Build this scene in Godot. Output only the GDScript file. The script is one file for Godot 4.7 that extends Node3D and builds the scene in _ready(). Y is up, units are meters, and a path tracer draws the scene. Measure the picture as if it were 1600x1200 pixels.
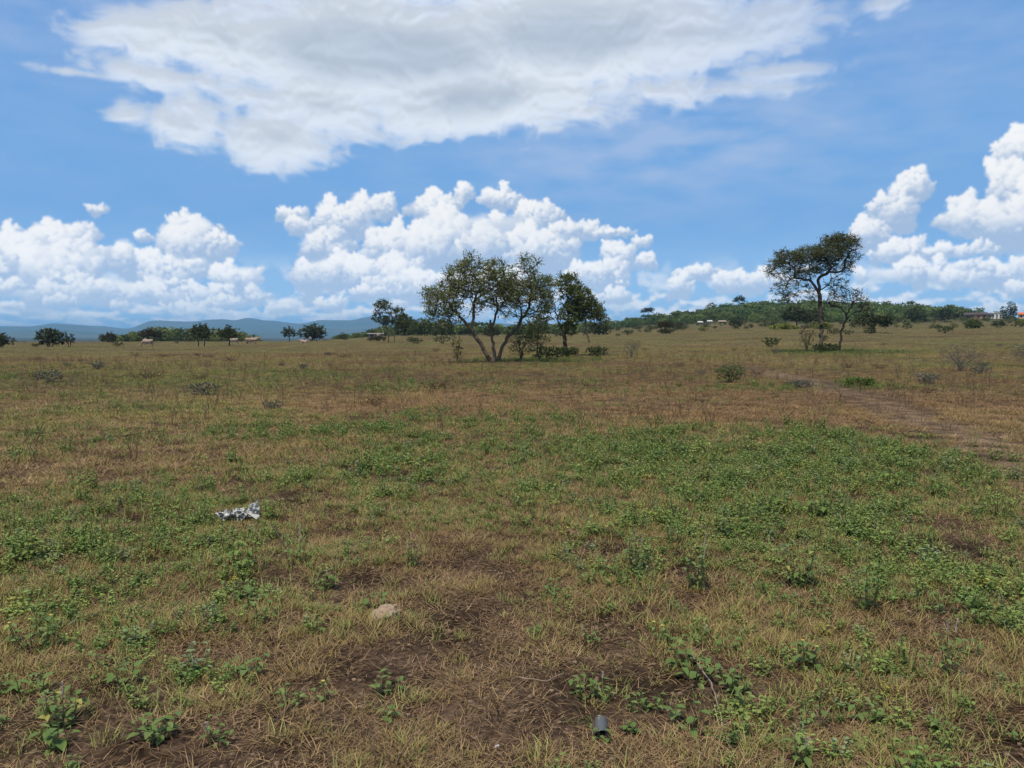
extends Node3D

var rng := RandomNumberGenerator.new()
var n_big := FastNoiseLite.new()
var n_mid := FastNoiseLite.new()
var n_small := FastNoiseLite.new()
var n_clod := FastNoiseLite.new()
var used := {}

func _ready():
	# ------------------------------------------------------------ camera, sky, sun, air
	var cam := Camera3D.new()
	cam.name = "camera"
	cam.position = Vector3(0, 1.6, 0)
	cam.rotation_degrees = Vector3(-3.412, 0, 0)
	cam.fov = 50.997
	cam.near = 0.05
	cam.far = 40000.0
	add_child(cam)
	var env := Environment.new()
	env.background_mode = Environment.BG_SKY
	env.sky = Sky.new()
	env.sky.sky_material = make_sky()
	env.background_energy_multiplier = 1.35
	env.tonemap_mode = Environment.TONE_MAPPER_LINEAR
	env.tonemap_exposure = 1.0
	env.fog_enabled = true
	env.fog_density = 0.00011
	env.fog_light_color = Color(0.56, 0.80, 1.0)
	env.sdfgi_enabled = true
	env.ssao_enabled = true
	env.ssil_enabled = true
	var we := WorldEnvironment.new()
	we.name = "environment"
	we.environment = env
	add_child(we)
	# the sun stands high behind the camera, softened by the cloud overhead
	var sun := DirectionalLight3D.new()
	sun.name = "sun"
	sun.light_energy = 1.5
	sun.light_color = Color(1.0, 0.95, 0.86)
	sun.light_angular_distance = 14.0
	sun.shadow_enabled = true
	sun.rotation_degrees = Vector3(-66, -35, 0)
	add_child(sun)
	# ------------------------------------------------------------ noises
	rng.seed = 20240
	for s in [[n_big, 0.018, 4, 3], [n_mid, 0.16, 4, 8], [n_small, 0.9, 3, 15], [n_clod, 5.0, 3, 21]]:
		s[0].noise_type = FastNoiseLite.TYPE_SIMPLEX_SMOOTH
		s[0].frequency = s[1]
		s[0].fractal_octaves = s[2]
		s[0].seed = s[3]
	var t0 := Time.get_ticks_msec()
	build_ground()
	build_mountains()
	print("land ", Time.get_ticks_msec() - t0)
	build_trees()
	print("trees ", Time.get_ticks_msec() - t0)
	build_far_scrub()
	build_houses()
	build_shrubs()
	print("shrubs ", Time.get_ticks_msec() - t0)
	build_cattle()
	print("cattle ", Time.get_ticks_msec() - t0)
	build_grass()
	print("grass ", Time.get_ticks_msec() - t0)
	build_herbs()
	build_litter()
	print("all ", Time.get_ticks_msec() - t0)


# ---------------------------------------------------------------- naming
func numbered(called: String) -> String:
	used[called] = used.get(called, -1) + 1
	return called if used[called] == 0 else "%s_%03d" % [called, used[called]]


func tag(o: Node3D, label: String, category: String, group := "") -> Node3D:
	o.set_meta("label", label)
	o.set_meta("category", category)
	if group:
		o.set_meta("group", group)
	return o


func thing(called: String, label: String, category: String, at := Vector3.ZERO, turn := 0.0, group := "") -> Node3D:
	var o := Node3D.new()
	o.name = numbered(called)
	add_child(o)
	o.position = at
	o.rotation.y = turn
	return tag(o, label, category, group)


func part(called: String, mesh: Mesh, mat: Material, parent: Node3D, at := Vector3.ZERO, turn := Vector3.ZERO) -> MeshInstance3D:
	var o := MeshInstance3D.new()
	o.name = called
	o.mesh = mesh
	o.material_override = mat
	o.position = at
	o.rotation = turn
	parent.add_child(o, true)
	return o


func solo(called: String, mesh: Mesh, mat: Material, at := Vector3.ZERO, turn := Vector3.ZERO) -> MeshInstance3D:
	return part(numbered(called), mesh, mat, self, at, turn)


func copy(o: Node3D, called: String, label: String, at: Vector3, turn: float, size := 1.0, group := "") -> Node3D:
	var c: Node3D = o.duplicate()
	c.name = numbered(called)
	add_child(c)
	c.position = at
	c.rotation = Vector3(0, turn, 0)
	c.scale = Vector3.ONE * size
	c.set_meta("label", label)
	if group:
		c.set_meta("group", group)
	return c


# ---------------------------------------------------------------- materials
func plain(c: Color, rough := 0.9) -> StandardMaterial3D:
	var m := StandardMaterial3D.new()
	m.albedo_color = c.linear_to_srgb()
	m.roughness = rough
	m.metallic_specular = 0.3
	return m


func tinted(rough := 0.85, through := 0.0, spec := 0.25) -> StandardMaterial3D:
	# colours come from the vertices (linear) and the copies
	var m := StandardMaterial3D.new()
	m.vertex_color_use_as_albedo = true
	m.vertex_color_is_srgb = true
	m.roughness = rough
	m.metallic_specular = spec
	m.cull_mode = BaseMaterial3D.CULL_DISABLED
	if through > 0.0:
		m.backlight_enabled = true
		m.backlight = Color(through, through, through * 0.8)
	return m


func noise_picture(size: int, freq: float, oct: int, sd: int, lo: float, hi: float, kind := FastNoiseLite.TYPE_SIMPLEX_SMOOTH) -> ImageTexture:
	var n := FastNoiseLite.new()
	n.noise_type = kind
	n.frequency = freq
	n.seed = sd
	n.fractal_octaves = oct
	var im := n.get_seamless_image(size, size, false, false, 0.12)
	im.convert(Image.FORMAT_RGB8)
	var raw := im.get_data()
	for i in raw.size():
		raw[i] = int(clampf(lerpf(lo, hi, raw[i] / 255.0), 0.0, 1.0) * 255.0)
	return ImageTexture.create_from_image(Image.create_from_data(size, size, false, Image.FORMAT_RGB8, raw))


# ---------------------------------------------------------------- mesh collecting
class MB:
	var v := PackedVector3Array()
	var n := PackedVector3Array()
	var c := PackedColorArray()
	var i := PackedInt32Array()

	# colours are given linear and kept with a gamma, which eight bits hold better
	static func coded(col: Color) -> Color:
		return Color(pow(maxf(col.r, 0.0), 0.4545), pow(maxf(col.g, 0.0), 0.4545), pow(maxf(col.b, 0.0), 0.4545))

	func vert(p: Vector3, nn: Vector3, col: Color) -> int:
		v.append(p)
		n.append(nn)
		c.append(coded(col))
		return v.size() - 1

	# the side that the normals point to is the front: clockwise
	func tri(a: int, b: int, d: int) -> void:
		var turned := (v[b] - v[a]).cross(v[d] - v[a]).dot(n[a] + n[b] + n[d]) > 0.0
		i.append(a)
		i.append(d if turned else b)
		i.append(b if turned else d)

	func quad(p0: Vector3, p1: Vector3, p2: Vector3, p3: Vector3, nn: Vector3, col: Color) -> void:
		var k := v.size()
		col = coded(col)
		for p in [p0, p1, p2, p3]:
			v.append(p)
			n.append(nn)
			c.append(col)
		tri(k, k + 1, k + 2)
		tri(k, k + 2, k + 3)

	func tube(a: Vector3, b: Vector3, ra: float, rb: float, sides: int, col: Color) -> void:
		var ax := b - a
		if ax.length_squared() < 1e-9:
			return
		ax = ax.normalized()
		var u := ax.cross(Vector3.UP if absf(ax.y) < 0.9 else Vector3.RIGHT).normalized()
		var w := ax.cross(u)
		var k := v.size()
		col = coded(col)
		for s in sides:
			var t := TAU * s / sides
			var d := u * cos(t) + w * sin(t)
			v.append(a + d * ra)
			v.append(b + d * rb)
			n.append(d)
			n.append(d)
			c.append(col)
			c.append(col)
		for s in sides:
			var q := k + 2 * s
			var r := k + 2 * ((s + 1) % sides)
			for e in [q, q + 1, r, r, q + 1, r + 1]:
				i.append(e)

	func box(lo: Vector3, hi: Vector3, col: Color) -> void:
		var x0 := lo.x
		var y0 := lo.y
		var z0 := lo.z
		var x1 := hi.x
		var y1 := hi.y
		var z1 := hi.z
		quad(Vector3(x0, y0, z1), Vector3(x0, y1, z1), Vector3(x1, y1, z1), Vector3(x1, y0, z1), Vector3(0, 0, 1), col)
		quad(Vector3(x1, y0, z0), Vector3(x1, y1, z0), Vector3(x0, y1, z0), Vector3(x0, y0, z0), Vector3(0, 0, -1), col)
		quad(Vector3(x1, y0, z1), Vector3(x1, y1, z1), Vector3(x1, y1, z0), Vector3(x1, y0, z0), Vector3(1, 0, 0), col)
		quad(Vector3(x0, y0, z0), Vector3(x0, y1, z0), Vector3(x0, y1, z1), Vector3(x0, y0, z1), Vector3(-1, 0, 0), col)
		quad(Vector3(x0, y1, z1), Vector3(x0, y1, z0), Vector3(x1, y1, z0), Vector3(x1, y1, z1), Vector3(0, 1, 0), col)
		quad(Vector3(x0, y0, z0), Vector3(x0, y0, z1), Vector3(x1, y0, z1), Vector3(x1, y0, z0), Vector3(0, -1, 0), col)

	func mesh() -> ArrayMesh:
		var a := []
		a.resize(Mesh.ARRAY_MAX)
		a[Mesh.ARRAY_VERTEX] = v
		a[Mesh.ARRAY_NORMAL] = n
		a[Mesh.ARRAY_COLOR] = c
		a[Mesh.ARRAY_INDEX] = i
		var m := ArrayMesh.new()
		if i.size():
			m.add_surface_from_arrays(Mesh.PRIMITIVE_TRIANGLES, a)
		return m


func shade(c: Color, k: float) -> Color:
	return Color(c.r * k, c.g * k, c.b * k)


# ---------------------------------------------------------------- the lie of the land
func land(x: float, z: float) -> float:
	var r := sqrt(x * x + z * z)
	var az := rad_to_deg(atan2(x, -z))
	var t := minf(r, 520.0) - 35.0
	var ramp := 0.0 if t <= 0.0 else (t * t / 60.0 if t < 30.0 else t - 15.0)
	var k := 0.009 * smoothstep(-16.0, -6.0, az) + 0.013 * smoothstep(1.0, 17.0, az)
	var rise := k * (1.0 - smoothstep(55.0, 90.0, absf(az))) * ramp
	var fall := -smoothstep(230.0, 800.0, r) * 10.0 * (1.0 - smoothstep(-16.0, 0.0, az))
	var hill := 9.5 * exp(-pow((az - 20.0) / 9.0, 2.0) - pow((r - 580.0) / 120.0, 2.0))
	return rise + fall + hill


func ground_y(x: float, z: float) -> float:
	var r := sqrt(x * x + z * z)
	var y := land(x, z)
	y += n_big.get_noise_2d(x * 3.0, z * 3.0) * 0.16 * smoothstep(8.0, 40.0, r)
	y += n_small.get_noise_2d(x, z) * 0.03 * smoothstep(60.0, 20.0, r)
	if r < 16.0:
		y += n_clod.get_noise_2d(x, z) * 0.011 * smoothstep(16.0, 8.0, r)
	return y


func oval(x: float, d: float, cx: float, cd: float, rx: float, rd: float) -> float:
	var a := (x - cx) / rx
	var b := (d - cd) / rd
	return 1.0 - sqrt(a * a + b * b)


# how lush the ground is at a place: 0 dry, 1 green herbs
func lush(x: float, z: float) -> float:
	var d := -z
	var g := -0.55
	g = maxf(g, oval(x, d, 3.4, 9.2, 4.4, 5.3) * 1.25)
	g = maxf(g, oval(x, d, 4.8, 11.0, 2.6, 4.0) * 1.25)
	g = maxf(g, oval(x, d, 2.9, 5.6, 2.6, 1.9) * 1.0)
	g = maxf(g, oval(x, d, -3.2, 6.4, 2.7, 2.6) * 0.55)
	g = maxf(g, oval(x, d, -1.9, 9.5, 2.6, 2.6) * 0.6)
	g = maxf(g, oval(x, d, -3.6, 25.0, 1.8, 2.6) * 1.0)
	g = maxf(g, oval(x, d, -2.6, 13.8, 1.3, 1.5) * 0.9)
	g = maxf(g, oval(x, d, 11.0, 25.5, 1.4, 2.0) * 1.2)
	g = maxf(g, oval(x, d, 7.5, 24.0, 2.6, 1.6) * 0.7)
	g = maxf(g, oval(x, d, 1.4, 50.5, 5.0, 6.0) * 1.7)
	g = maxf(g, oval(x, d, 25.0, 63.0, 6.0, 6.0) * 1.4)
	g = maxf(g, oval(x, d, -8.0, 17.5, 3.0, 1.6) * 0.6)
	g = maxf(g, oval(x, d, 2.2, 3.4, 1.3, 1.2) * 0.5)
	g = maxf(g, oval(x, d, -5.0, 14.0, 5.0, 3.0) * 0.12)
	g = maxf(g, oval(x, d, -12.0, 30.0, 9.0, 7.0) * 0.25)
	var n := n_mid.get_noise_2d(x * 2.3, z * 1.7) * 0.65 + n_mid.get_noise_2d(x * 0.5 + 40.0, z * 0.35) * 0.7 + n_small.get_noise_2d(x * 1.3, z * 1.3 + 20.0) * 0.45
	return clampf(g + n + 0.12, -1.0, 1.0)


# bare soil and trodden places
func bare(x: float, z: float) -> float:
	var d := -z
	var b := -0.35
	b = maxf(b, oval(x, d, -0.25, 3.9, 1.3, 2.0) * 0.64)
	b = maxf(b, oval(x, d, -1.7, 3.1, 0.8, 0.55) * 0.55)
	b = maxf(b, oval(x, d, 3.2, 6.0, 0.8, 0.35) * 1.2)
	b = maxf(b, track(x, d) * 0.95)
	var n := n_small.get_noise_2d(x * 1.1, z * 1.1) * 0.95 + n_mid.get_noise_2d(x * 1.3 + 9.0, z + 4.0) * 0.35
	return clampf(b + n, -1.0, 1.0)


# a faint path winding up on the right: 1 on its middle line
func track(x: float, d: float) -> float:
	var mid := 6.0 + (d - 8.5) * 0.30 - pow(maxf(d - 8.5, 0.0), 2.0) * 0.0036
	return clampf(1.0 - absf(x - mid) / (0.85 + d * 0.012), 0.0, 1.0) * smoothstep(5.5, 8.0, d) * smoothstep(46.0, 34.0, d)


func reddish(x: float, z: float) -> float:
	var d := -z
	var w := n_mid.get_noise_2d(x * 0.6 + 3.0, z * 0.6) * 6.0
	var a := smoothstep(10.0, 17.0, d + w) * smoothstep(50.0, 22.0, d + w * 2.0) * smoothstep(-7.0, 1.0, x + w) * 0.85
	return clampf(a + n_mid.get_noise_2d(x * 0.7 - 7.0, z * 0.6) * 1.0, 0.0, 1.0)


# broad mottling of the open plain: -1 brown and dead, 1 green
func mottle(x: float, z: float) -> float:
	return clampf(n_mid.get_noise_2d(x * 0.42 + 11.0, z * 0.42) * 1.3 + n_mid.get_noise_2d(x * 1.3, z * 1.3 - 31.0) * 0.7 + n_big.get_noise_2d(x, z) * 0.8, -1.0, 1.0)


func build_ground() -> void:
	var mb := MB.new()
	var cols: Array[float] = []
	var a := -180.0
	while a < 179.9:
		cols.append(a)
		a += 0.4 if absf(a + 0.01) < 48.0 else 4.0
	var radii: Array[float] = [0.0]
	var r := 0.6
	while r < 16000.0:
		radii.append(r)
		r *= 1.012 if r > 2.0 and r < 14.0 else (1.02 if r < 420.0 else (1.035 if r < 900.0 else 1.10))
	var nc := cols.size()
	for ri in radii.size():
		for ci in nc:
			var az := deg_to_rad(cols[ci])
			var x := sin(az) * radii[ri]
			var z := -cos(az) * radii[ri]
			var rr := radii[ri]
			var y := ground_y(x, z)
			var g := lush(x, z)
			var b := bare(x, z)
			var p := mottle(x, z)
			var dry := Color(0.235, 0.178, 0.085)
			dry = dry.lerp(Color(0.185, 0.112, 0.066), reddish(x, z) * 0.85)
			dry = dry.lerp(Color(0.120, 0.135, 0.048), clampf(g * 0.9 + 0.25, 0.0, 0.75) * smoothstep(12.0, 30.0, rr))
			dry = dry.lerp(Color(0.190, 0.190, 0.070), smoothstep(40.0, 100.0, rr) * 0.45)
			dry = dry.lerp(Color(0.130, 0.145, 0.050), clampf(p, 0.0, 1.0) * 0.75 * smoothstep(10.0, 25.0, rr))
			dry = dry.lerp(Color(0.125, 0.085, 0.056), clampf(-p, 0.0, 1.0) * 0.75 * smoothstep(10.0, 25.0, rr))
			dry = shade(dry, 1.0 + 0.35 * smoothstep(14.0, 60.0, rr))
			dry = dry.lerp(Color(0.07, 0.09, 0.035), smoothstep(300.0, 520.0, rr) * 0.8)
			var soil := Color(0.100, 0.067, 0.047).lerp(Color(0.14, 0.095, 0.066), clampf(n_small.get_noise_2d(x * 0.4, z * 0.4) + 0.4, 0.0, 1.0))
			var cover := smoothstep(4.0, 34.0, rr) * 0.9
			cover *= 1.0 - 0.5 * clampf(b * 1.4, 0.0, 1.0)
			var col := soil.lerp(dry, cover)
			col = col.lerp(Color(0.33, 0.24, 0.16), track(x, -z) * 0.9)
			col = shade(col, 1.12 * (1.0 + 0.35 * n_mid.get_noise_2d(x * 0.9, z * 0.5)))
			mb.vert(Vector3(x, y, z), Vector3.UP, col)
	for ri in radii.size() - 1:
		for ci in nc:
			var p := ri * nc + ci
			var q := ri * nc + (ci + 1) % nc
			mb.tri(p, p + nc, q)
			mb.tri(q, p + nc, q + nc)
	# normals from the neighbours
	for ri in range(1, radii.size() - 1):
		for ci in nc:
			var e := mb.v[ri * nc + (ci + 1) % nc] - mb.v[ri * nc + (ci + nc - 1) % nc]
			var f := mb.v[(ri + 1) * nc + ci] - mb.v[(ri - 1) * nc + ci]
			var nn := e.cross(f).normalized()
			mb.n[ri * nc + ci] = nn if nn.y > 0.0 else -nn
	var m := tinted(0.97, 0.0, 0.15)
	m.cull_mode = BaseMaterial3D.CULL_BACK
	m.albedo_texture = noise_picture(1024, 0.02, 5, 31, 0.45, 1.1)
	m.uv1_triplanar = true
	m.uv1_world_triplanar = true
	m.uv1_scale = Vector3.ONE / 1.1
	m.detail_enabled = true
	m.detail_blend_mode = BaseMaterial3D.BLEND_MODE_MUL
	m.detail_albedo = noise_picture(1024, 0.012, 6, 77, 0.5, 1.15)
	m.detail_uv_layer = BaseMaterial3D.DETAIL_UV_2
	m.uv2_triplanar = true
	m.uv2_world_triplanar = true
	m.uv2_scale = Vector3.ONE / 7.3
	m.heightmap_enabled = true
	m.heightmap_texture = noise_picture(1024, 0.03, 5, 52, 0.0, 1.0)
	m.heightmap_scale = 1.6
	var o := solo("ground", mb.mesh(), m)
	o.set_meta("kind", "structure")


func build_mountains() -> void:
	var nz := FastNoiseLite.new()
	nz.noise_type = FastNoiseLite.TYPE_SIMPLEX
	nz.fractal_type = FastNoiseLite.FRACTAL_RIDGED
	nz.fractal_octaves = 4
	nz.frequency = 0.00028
	nz.seed = 9
	# [distance of the crest, half depth, azimuth from, to, [azimuth, height] points of the crest]
	var ranges := [
		[9500.0, 2600.0, -46.0, 14.0, [[-46, 60], [-36, 90], [-31, 105], [-29.5, 145], [-27, 120], [-25.5, 90], [-24, 175], [-22, 170], [-19.8, 205], [-19, 195], [-18.2, 225], [-16.8, 190], [-14.6, 150], [-13.2, 195], [-11.5, 205], [-9.8, 250], [-8, 205], [-5, 190], [-2, 170], [2, 150], [6, 110], [10, 60], [14, 10]]],
		[6800.0, 1200.0, -34.0, 6.0, [[-34, 20], [-30, 55], [-26, 25], [-22, 65], [-17, 45], [-14, 70], [-10, 60], [-6, 95], [-2, 70], [2, 40], [6, 5]]],
	]
	for g in ranges:
		var mb := MB.new()
		var nx := 300
		var ny := 26
		var pts: Array = g[4]
		for j in ny + 1:
			for i in nx + 1:
				var az := lerpf(g[2], g[3], i / float(nx))
				var s := j / float(ny) * 2.0 - 1.0
				var r: float = g[0] + s * g[1]
				var k := 0
				while k < pts.size() - 2 and pts[k + 1][0] < az:
					k += 1
				var t := clampf((az - pts[k][0]) / (pts[k + 1][0] - pts[k][0]), 0.0, 1.0)
				var top: float = lerpf(pts[k][1], pts[k + 1][1], t * t * (3.0 - 2.0 * t)) * 0.9
				var a := deg_to_rad(az)
				var x := sin(a) * r
				var z := -cos(a) * r
				var rg := nz.get_noise_2d(x, z) * 0.5 + 0.5
				var fall := pow(clampf(1.0 - absf(s), 0.0, 1.0), 0.85)
				var y := -14.0 + (top + 14.0) * fall * lerpf(0.68 + 0.32 * rg, 0.90 + 0.20 * rg, fall)
				var col := Color(0.045, 0.062, 0.030).lerp(Color(0.10, 0.085, 0.05), clampf(nz.get_noise_2d(x * 2.0, z * 2.0), 0.0, 1.0))
				mb.vert(Vector3(x, y, z), Vector3.UP, col)
		for j in ny:
			for i in nx:
				var p := j * (nx + 1) + i
				mb.tri(p, p + nx + 1, p + 1)
				mb.tri(p + 1, p + nx + 1, p + nx + 2)
		for j in range(1, ny):
			for i in range(1, nx):
				var p := j * (nx + 1) + i
				var nn := (mb.v[p + 1] - mb.v[p - 1]).cross(mb.v[p + nx + 1] - mb.v[p - nx - 1]).normalized()
				mb.n[p] = nn if nn.y > 0 else -nn
		var o := solo("mountains", mb.mesh(), tinted(0.95, 0.0, 0.1))
		o.set_meta("kind", "structure")


# ---------------------------------------------------------------- trees
class Grower:
	var pos := PackedVector3Array()
	var par := PackedInt32Array()
	var stem := PackedInt32Array()
	var rad := PackedFloat32Array()
	var count := PackedFloat32Array()
	var kids := PackedInt32Array()
	var rng: RandomNumberGenerator
	var n_stems := 0
	var core := 0.0      # least thickness of the first stems at their feet
	var stout := 0

	func add(p: Vector3, parent: int, s: int) -> int:
		pos.append(p)
		par.append(parent)
		stem.append(s)
		return pos.size() - 1

	# a drawn stem or limb through the given points; starts at the nearest node if there is one already
	func limb(points: Array, step: float, wiggle: float, joined := true) -> void:
		var at := -1
		if joined and pos.size():
			at = nearest(points[0])
		for k in points.size() - 1:
			var a: Vector3 = points[k]
			var b: Vector3 = points[k + 1]
			var n := maxi(1, roundi(a.distance_to(b) / step))
			var pa: Vector3 = points[maxi(k - 1, 0)]
			var pb: Vector3 = points[mini(k + 2, points.size() - 1)]
			for q in range(0 if (at < 0 and k == 0) else 1, n + 1):
				var p := a.cubic_interpolate(b, pa, pb, q / float(n)) + Vector3(rng.randfn(), rng.randfn() * 0.4, rng.randfn()) * wiggle
				at = add(p, at, n_stems)
		n_stems += 1

	func nearest(p: Vector3) -> int:
		var best := 0
		var bd := 1e9
		for k in pos.size():
			var d := pos[k].distance_squared_to(p)
			if d < bd:
				bd = d
				best = k
		return best

	# twigs towards every target, the near ones first, each from the nearest wood
	func reach(targets: PackedVector3Array, step: float, wiggle: float, sag := 0.0) -> void:
		var order := []
		var core := pos.duplicate()
		for t in targets:
			var bd := 1e9
			for p in core:
				bd = minf(bd, p.distance_squared_to(t))
			order.append([bd, t])
		order.sort_custom(func(a, b): return a[0] < b[0])
		for o in order:
			var t: Vector3 = o[1]
			var best := 0
			var bd := 1e9
			for k in pos.size():
				var q := pos[k]
				# wood below the target is preferred: twigs climb
				var d := q.distance_squared_to(t) + maxf(q.y - t.y, 0.0) * 0.5
				if d < bd:
					bd = d
					best = k
			var a := pos[best]
			var len := a.distance_to(t)
			var n := maxi(1, roundi(len / step))
			var side := Vector3(rng.randfn(), rng.randfn(), rng.randfn()) * len * 0.12
			var at := best
			for q in range(1, n + 1):
				var u := q / float(n)
				var p := a.lerp(t, u) + side * sin(u * PI) + Vector3(rng.randfn(), rng.randfn(), rng.randfn()) * wiggle * (1.0 if q < n else 0.3)
				p.y += sag * len * sin(u * PI)
				at = add(p, at, -1)

	func measure(tip: float, power: float, least: float) -> void:
		count.resize(pos.size())
		count.fill(0.0)
		kids.resize(pos.size())
		kids.fill(0)
		for k in pos.size():
			if par[k] >= 0:
				kids[par[k]] += 1
		for k in range(pos.size() - 1, -1, -1):
			if kids[k] == 0:
				count[k] += 1.0
			if par[k] >= 0:
				count[par[k]] += count[k]
		rad.resize(pos.size())
		for k in pos.size():
			rad[k] = maxf(tip * pow(count[k], power), least)
			if stem[k] >= 0 and stem[k] < stout:
				rad[k] = maxf(rad[k], core * (1.0 - pos[k].y / 6.0))

	func wood(which: int, col: Color, flare := 0.0) -> ArrayMesh:
		var mb := MB.new()
		for k in pos.size():
			var p := par[k]
			if p < 0 or stem[k] != which:
				continue
			var ra := minf(rad[p], rad[k] * 1.35)
			if pos[p].y < 0.5:
				ra *= 1.0 + flare * (0.5 - maxf(pos[p].y, 0.0)) * 2.0
			var sides := 9 if ra > 0.10 else (6 if ra > 0.04 else (4 if ra > 0.015 else 3))
			var j := 0.85 + 0.3 * rng.randf()
			mb.tube(pos[p], pos[k] + (pos[k] - pos[p]) * 0.06, ra, rad[k], sides, Color(col.r * j, col.g * j, col.b * j))
		return mb.mesh()

	# leaves on short sprigs round the ends of the twigs
	func leaves(sprigs: int, per: int, reach_m: float, size: float, cols: Array, most: float, droop := 0.0) -> ArrayMesh:
		var mb := MB.new()
		for k in pos.size():
			if count[k] > most or par[k] < 0 or stem[k] >= 0:
				continue
			var dir := (pos[k] - pos[par[k]]).normalized()
			var patch: float = rng.randf()
			for s in sprigs:
				var d := (dir * 0.6 + Vector3(rng.randfn(), rng.randfn() * 0.7 + 0.15 - droop, rng.randfn())).normalized()
				var base := pos[k].lerp(pos[par[k]], rng.randf() * 0.8)
				var len := reach_m * rng.randf_range(0.5, 1.2)
				for l in per:
					var p := base + d * len * (l + 0.6) / per
					p.y -= droop * len * pow((l + 1.0) / per, 2.0) * 0.4
					var o := Vector3(rng.randfn(), rng.randfn(), rng.randfn()).normalized()
					var nn := (o.cross(d) + Vector3(0, 0.5, 0)).normalized()
					var u := o.cross(nn).normalized()
					var sz := size * rng.randf_range(0.6, 1.3)
					var a := u * sz
					var w := nn.cross(u) * sz * 0.42
					var col: Color = cols[0].lerp(cols[1], clampf(patch * 0.6 + rng.randf() * 0.5, 0, 1))
					if cols.size() > 2 and rng.randf() < 0.10:
						col = cols[2]
					mb.quad(p, p + a * 0.5 + w, p + a, p + a * 0.5 - w, nn, col)
		return mb.mesh()


func in_ovals(list: Array, n: int, seeded: int) -> PackedVector3Array:
	# points spread through ellipsoids [cx, cy, cz, rx, ry, rz, share], more of them near the outside
	var r := RandomNumberGenerator.new()
	r.seed = seeded
	var total := 0.0
	for e in list:
		total += e[3] * e[4] * e[5] * (e[6] if e.size() > 6 else 1.0)
	var out := PackedVector3Array()
	for e in list:
		var k := roundi(n * e[3] * e[4] * e[5] * (e[6] if e.size() > 6 else 1.0) / total)
		for q in k:
			var d := Vector3(r.randfn(), r.randfn(), r.randfn()).normalized() * pow(r.randf(), 0.36)
			out.append(Vector3(e[0] + d.x * e[3], e[1] + d.y * e[4], e[2] + d.z * e[5]))
	return out


var m_bark: StandardMaterial3D
var m_leaf: StandardMaterial3D

func make_tree(called: String, label: String, group: String, at: Vector3, limbs: Array, ovals: Array, n: int, o: Dictionary) -> Node3D:
	var g := Grower.new()
	g.rng = RandomNumberGenerator.new()
	g.rng.seed = o.get("seed", 1)
	var step: float = o.get("step", 0.28)
	for l in limbs.size():
		g.limb(limbs[l], step, o.get("wiggle", 0.02), not (l in o.get("roots", [0])))
	g.reach(in_ovals(ovals, n, o.get("seed", 1) + 5), step, o.get("twist", 0.04), o.get("sag", 0.03))
	g.core = o.get("core", 0.0)
	g.stout = o.get("roots", [0]).size()
	g.measure(o.get("tip", 0.0085), o.get("power", 0.46), o.get("least", 0.006))
	var t := thing(called, label, o.get("category", "tree"), at, 0.0, group)
	var bark: Color = o.get("bark", Color(0.115, 0.095, 0.075))
	for s in g.n_stems:
		part("trunk" if s in o.get("roots", [0]) else "limb", g.wood(s, bark, 0.5), m_bark, t)
	part("branches", g.wood(-1, bark), m_bark, t).set_meta("kind", "stuff")
	part("foliage", g.leaves(o.get("sprigs", 3), o.get("per", 7), o.get("sprig", 0.3), o.get("leaf", 0.07), o.get("cols", [Color(0.050, 0.066, 0.024), Color(0.105, 0.120, 0.040), Color(0.12, 0.085, 0.04)]), o.get("most", 2.0), o.get("droop", 0.1)), m_leaf, t)
	return t


func spot(x: float, z: float) -> Vector3:
	return Vector3(x, ground_y(x, z) - 0.02, z)


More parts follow.
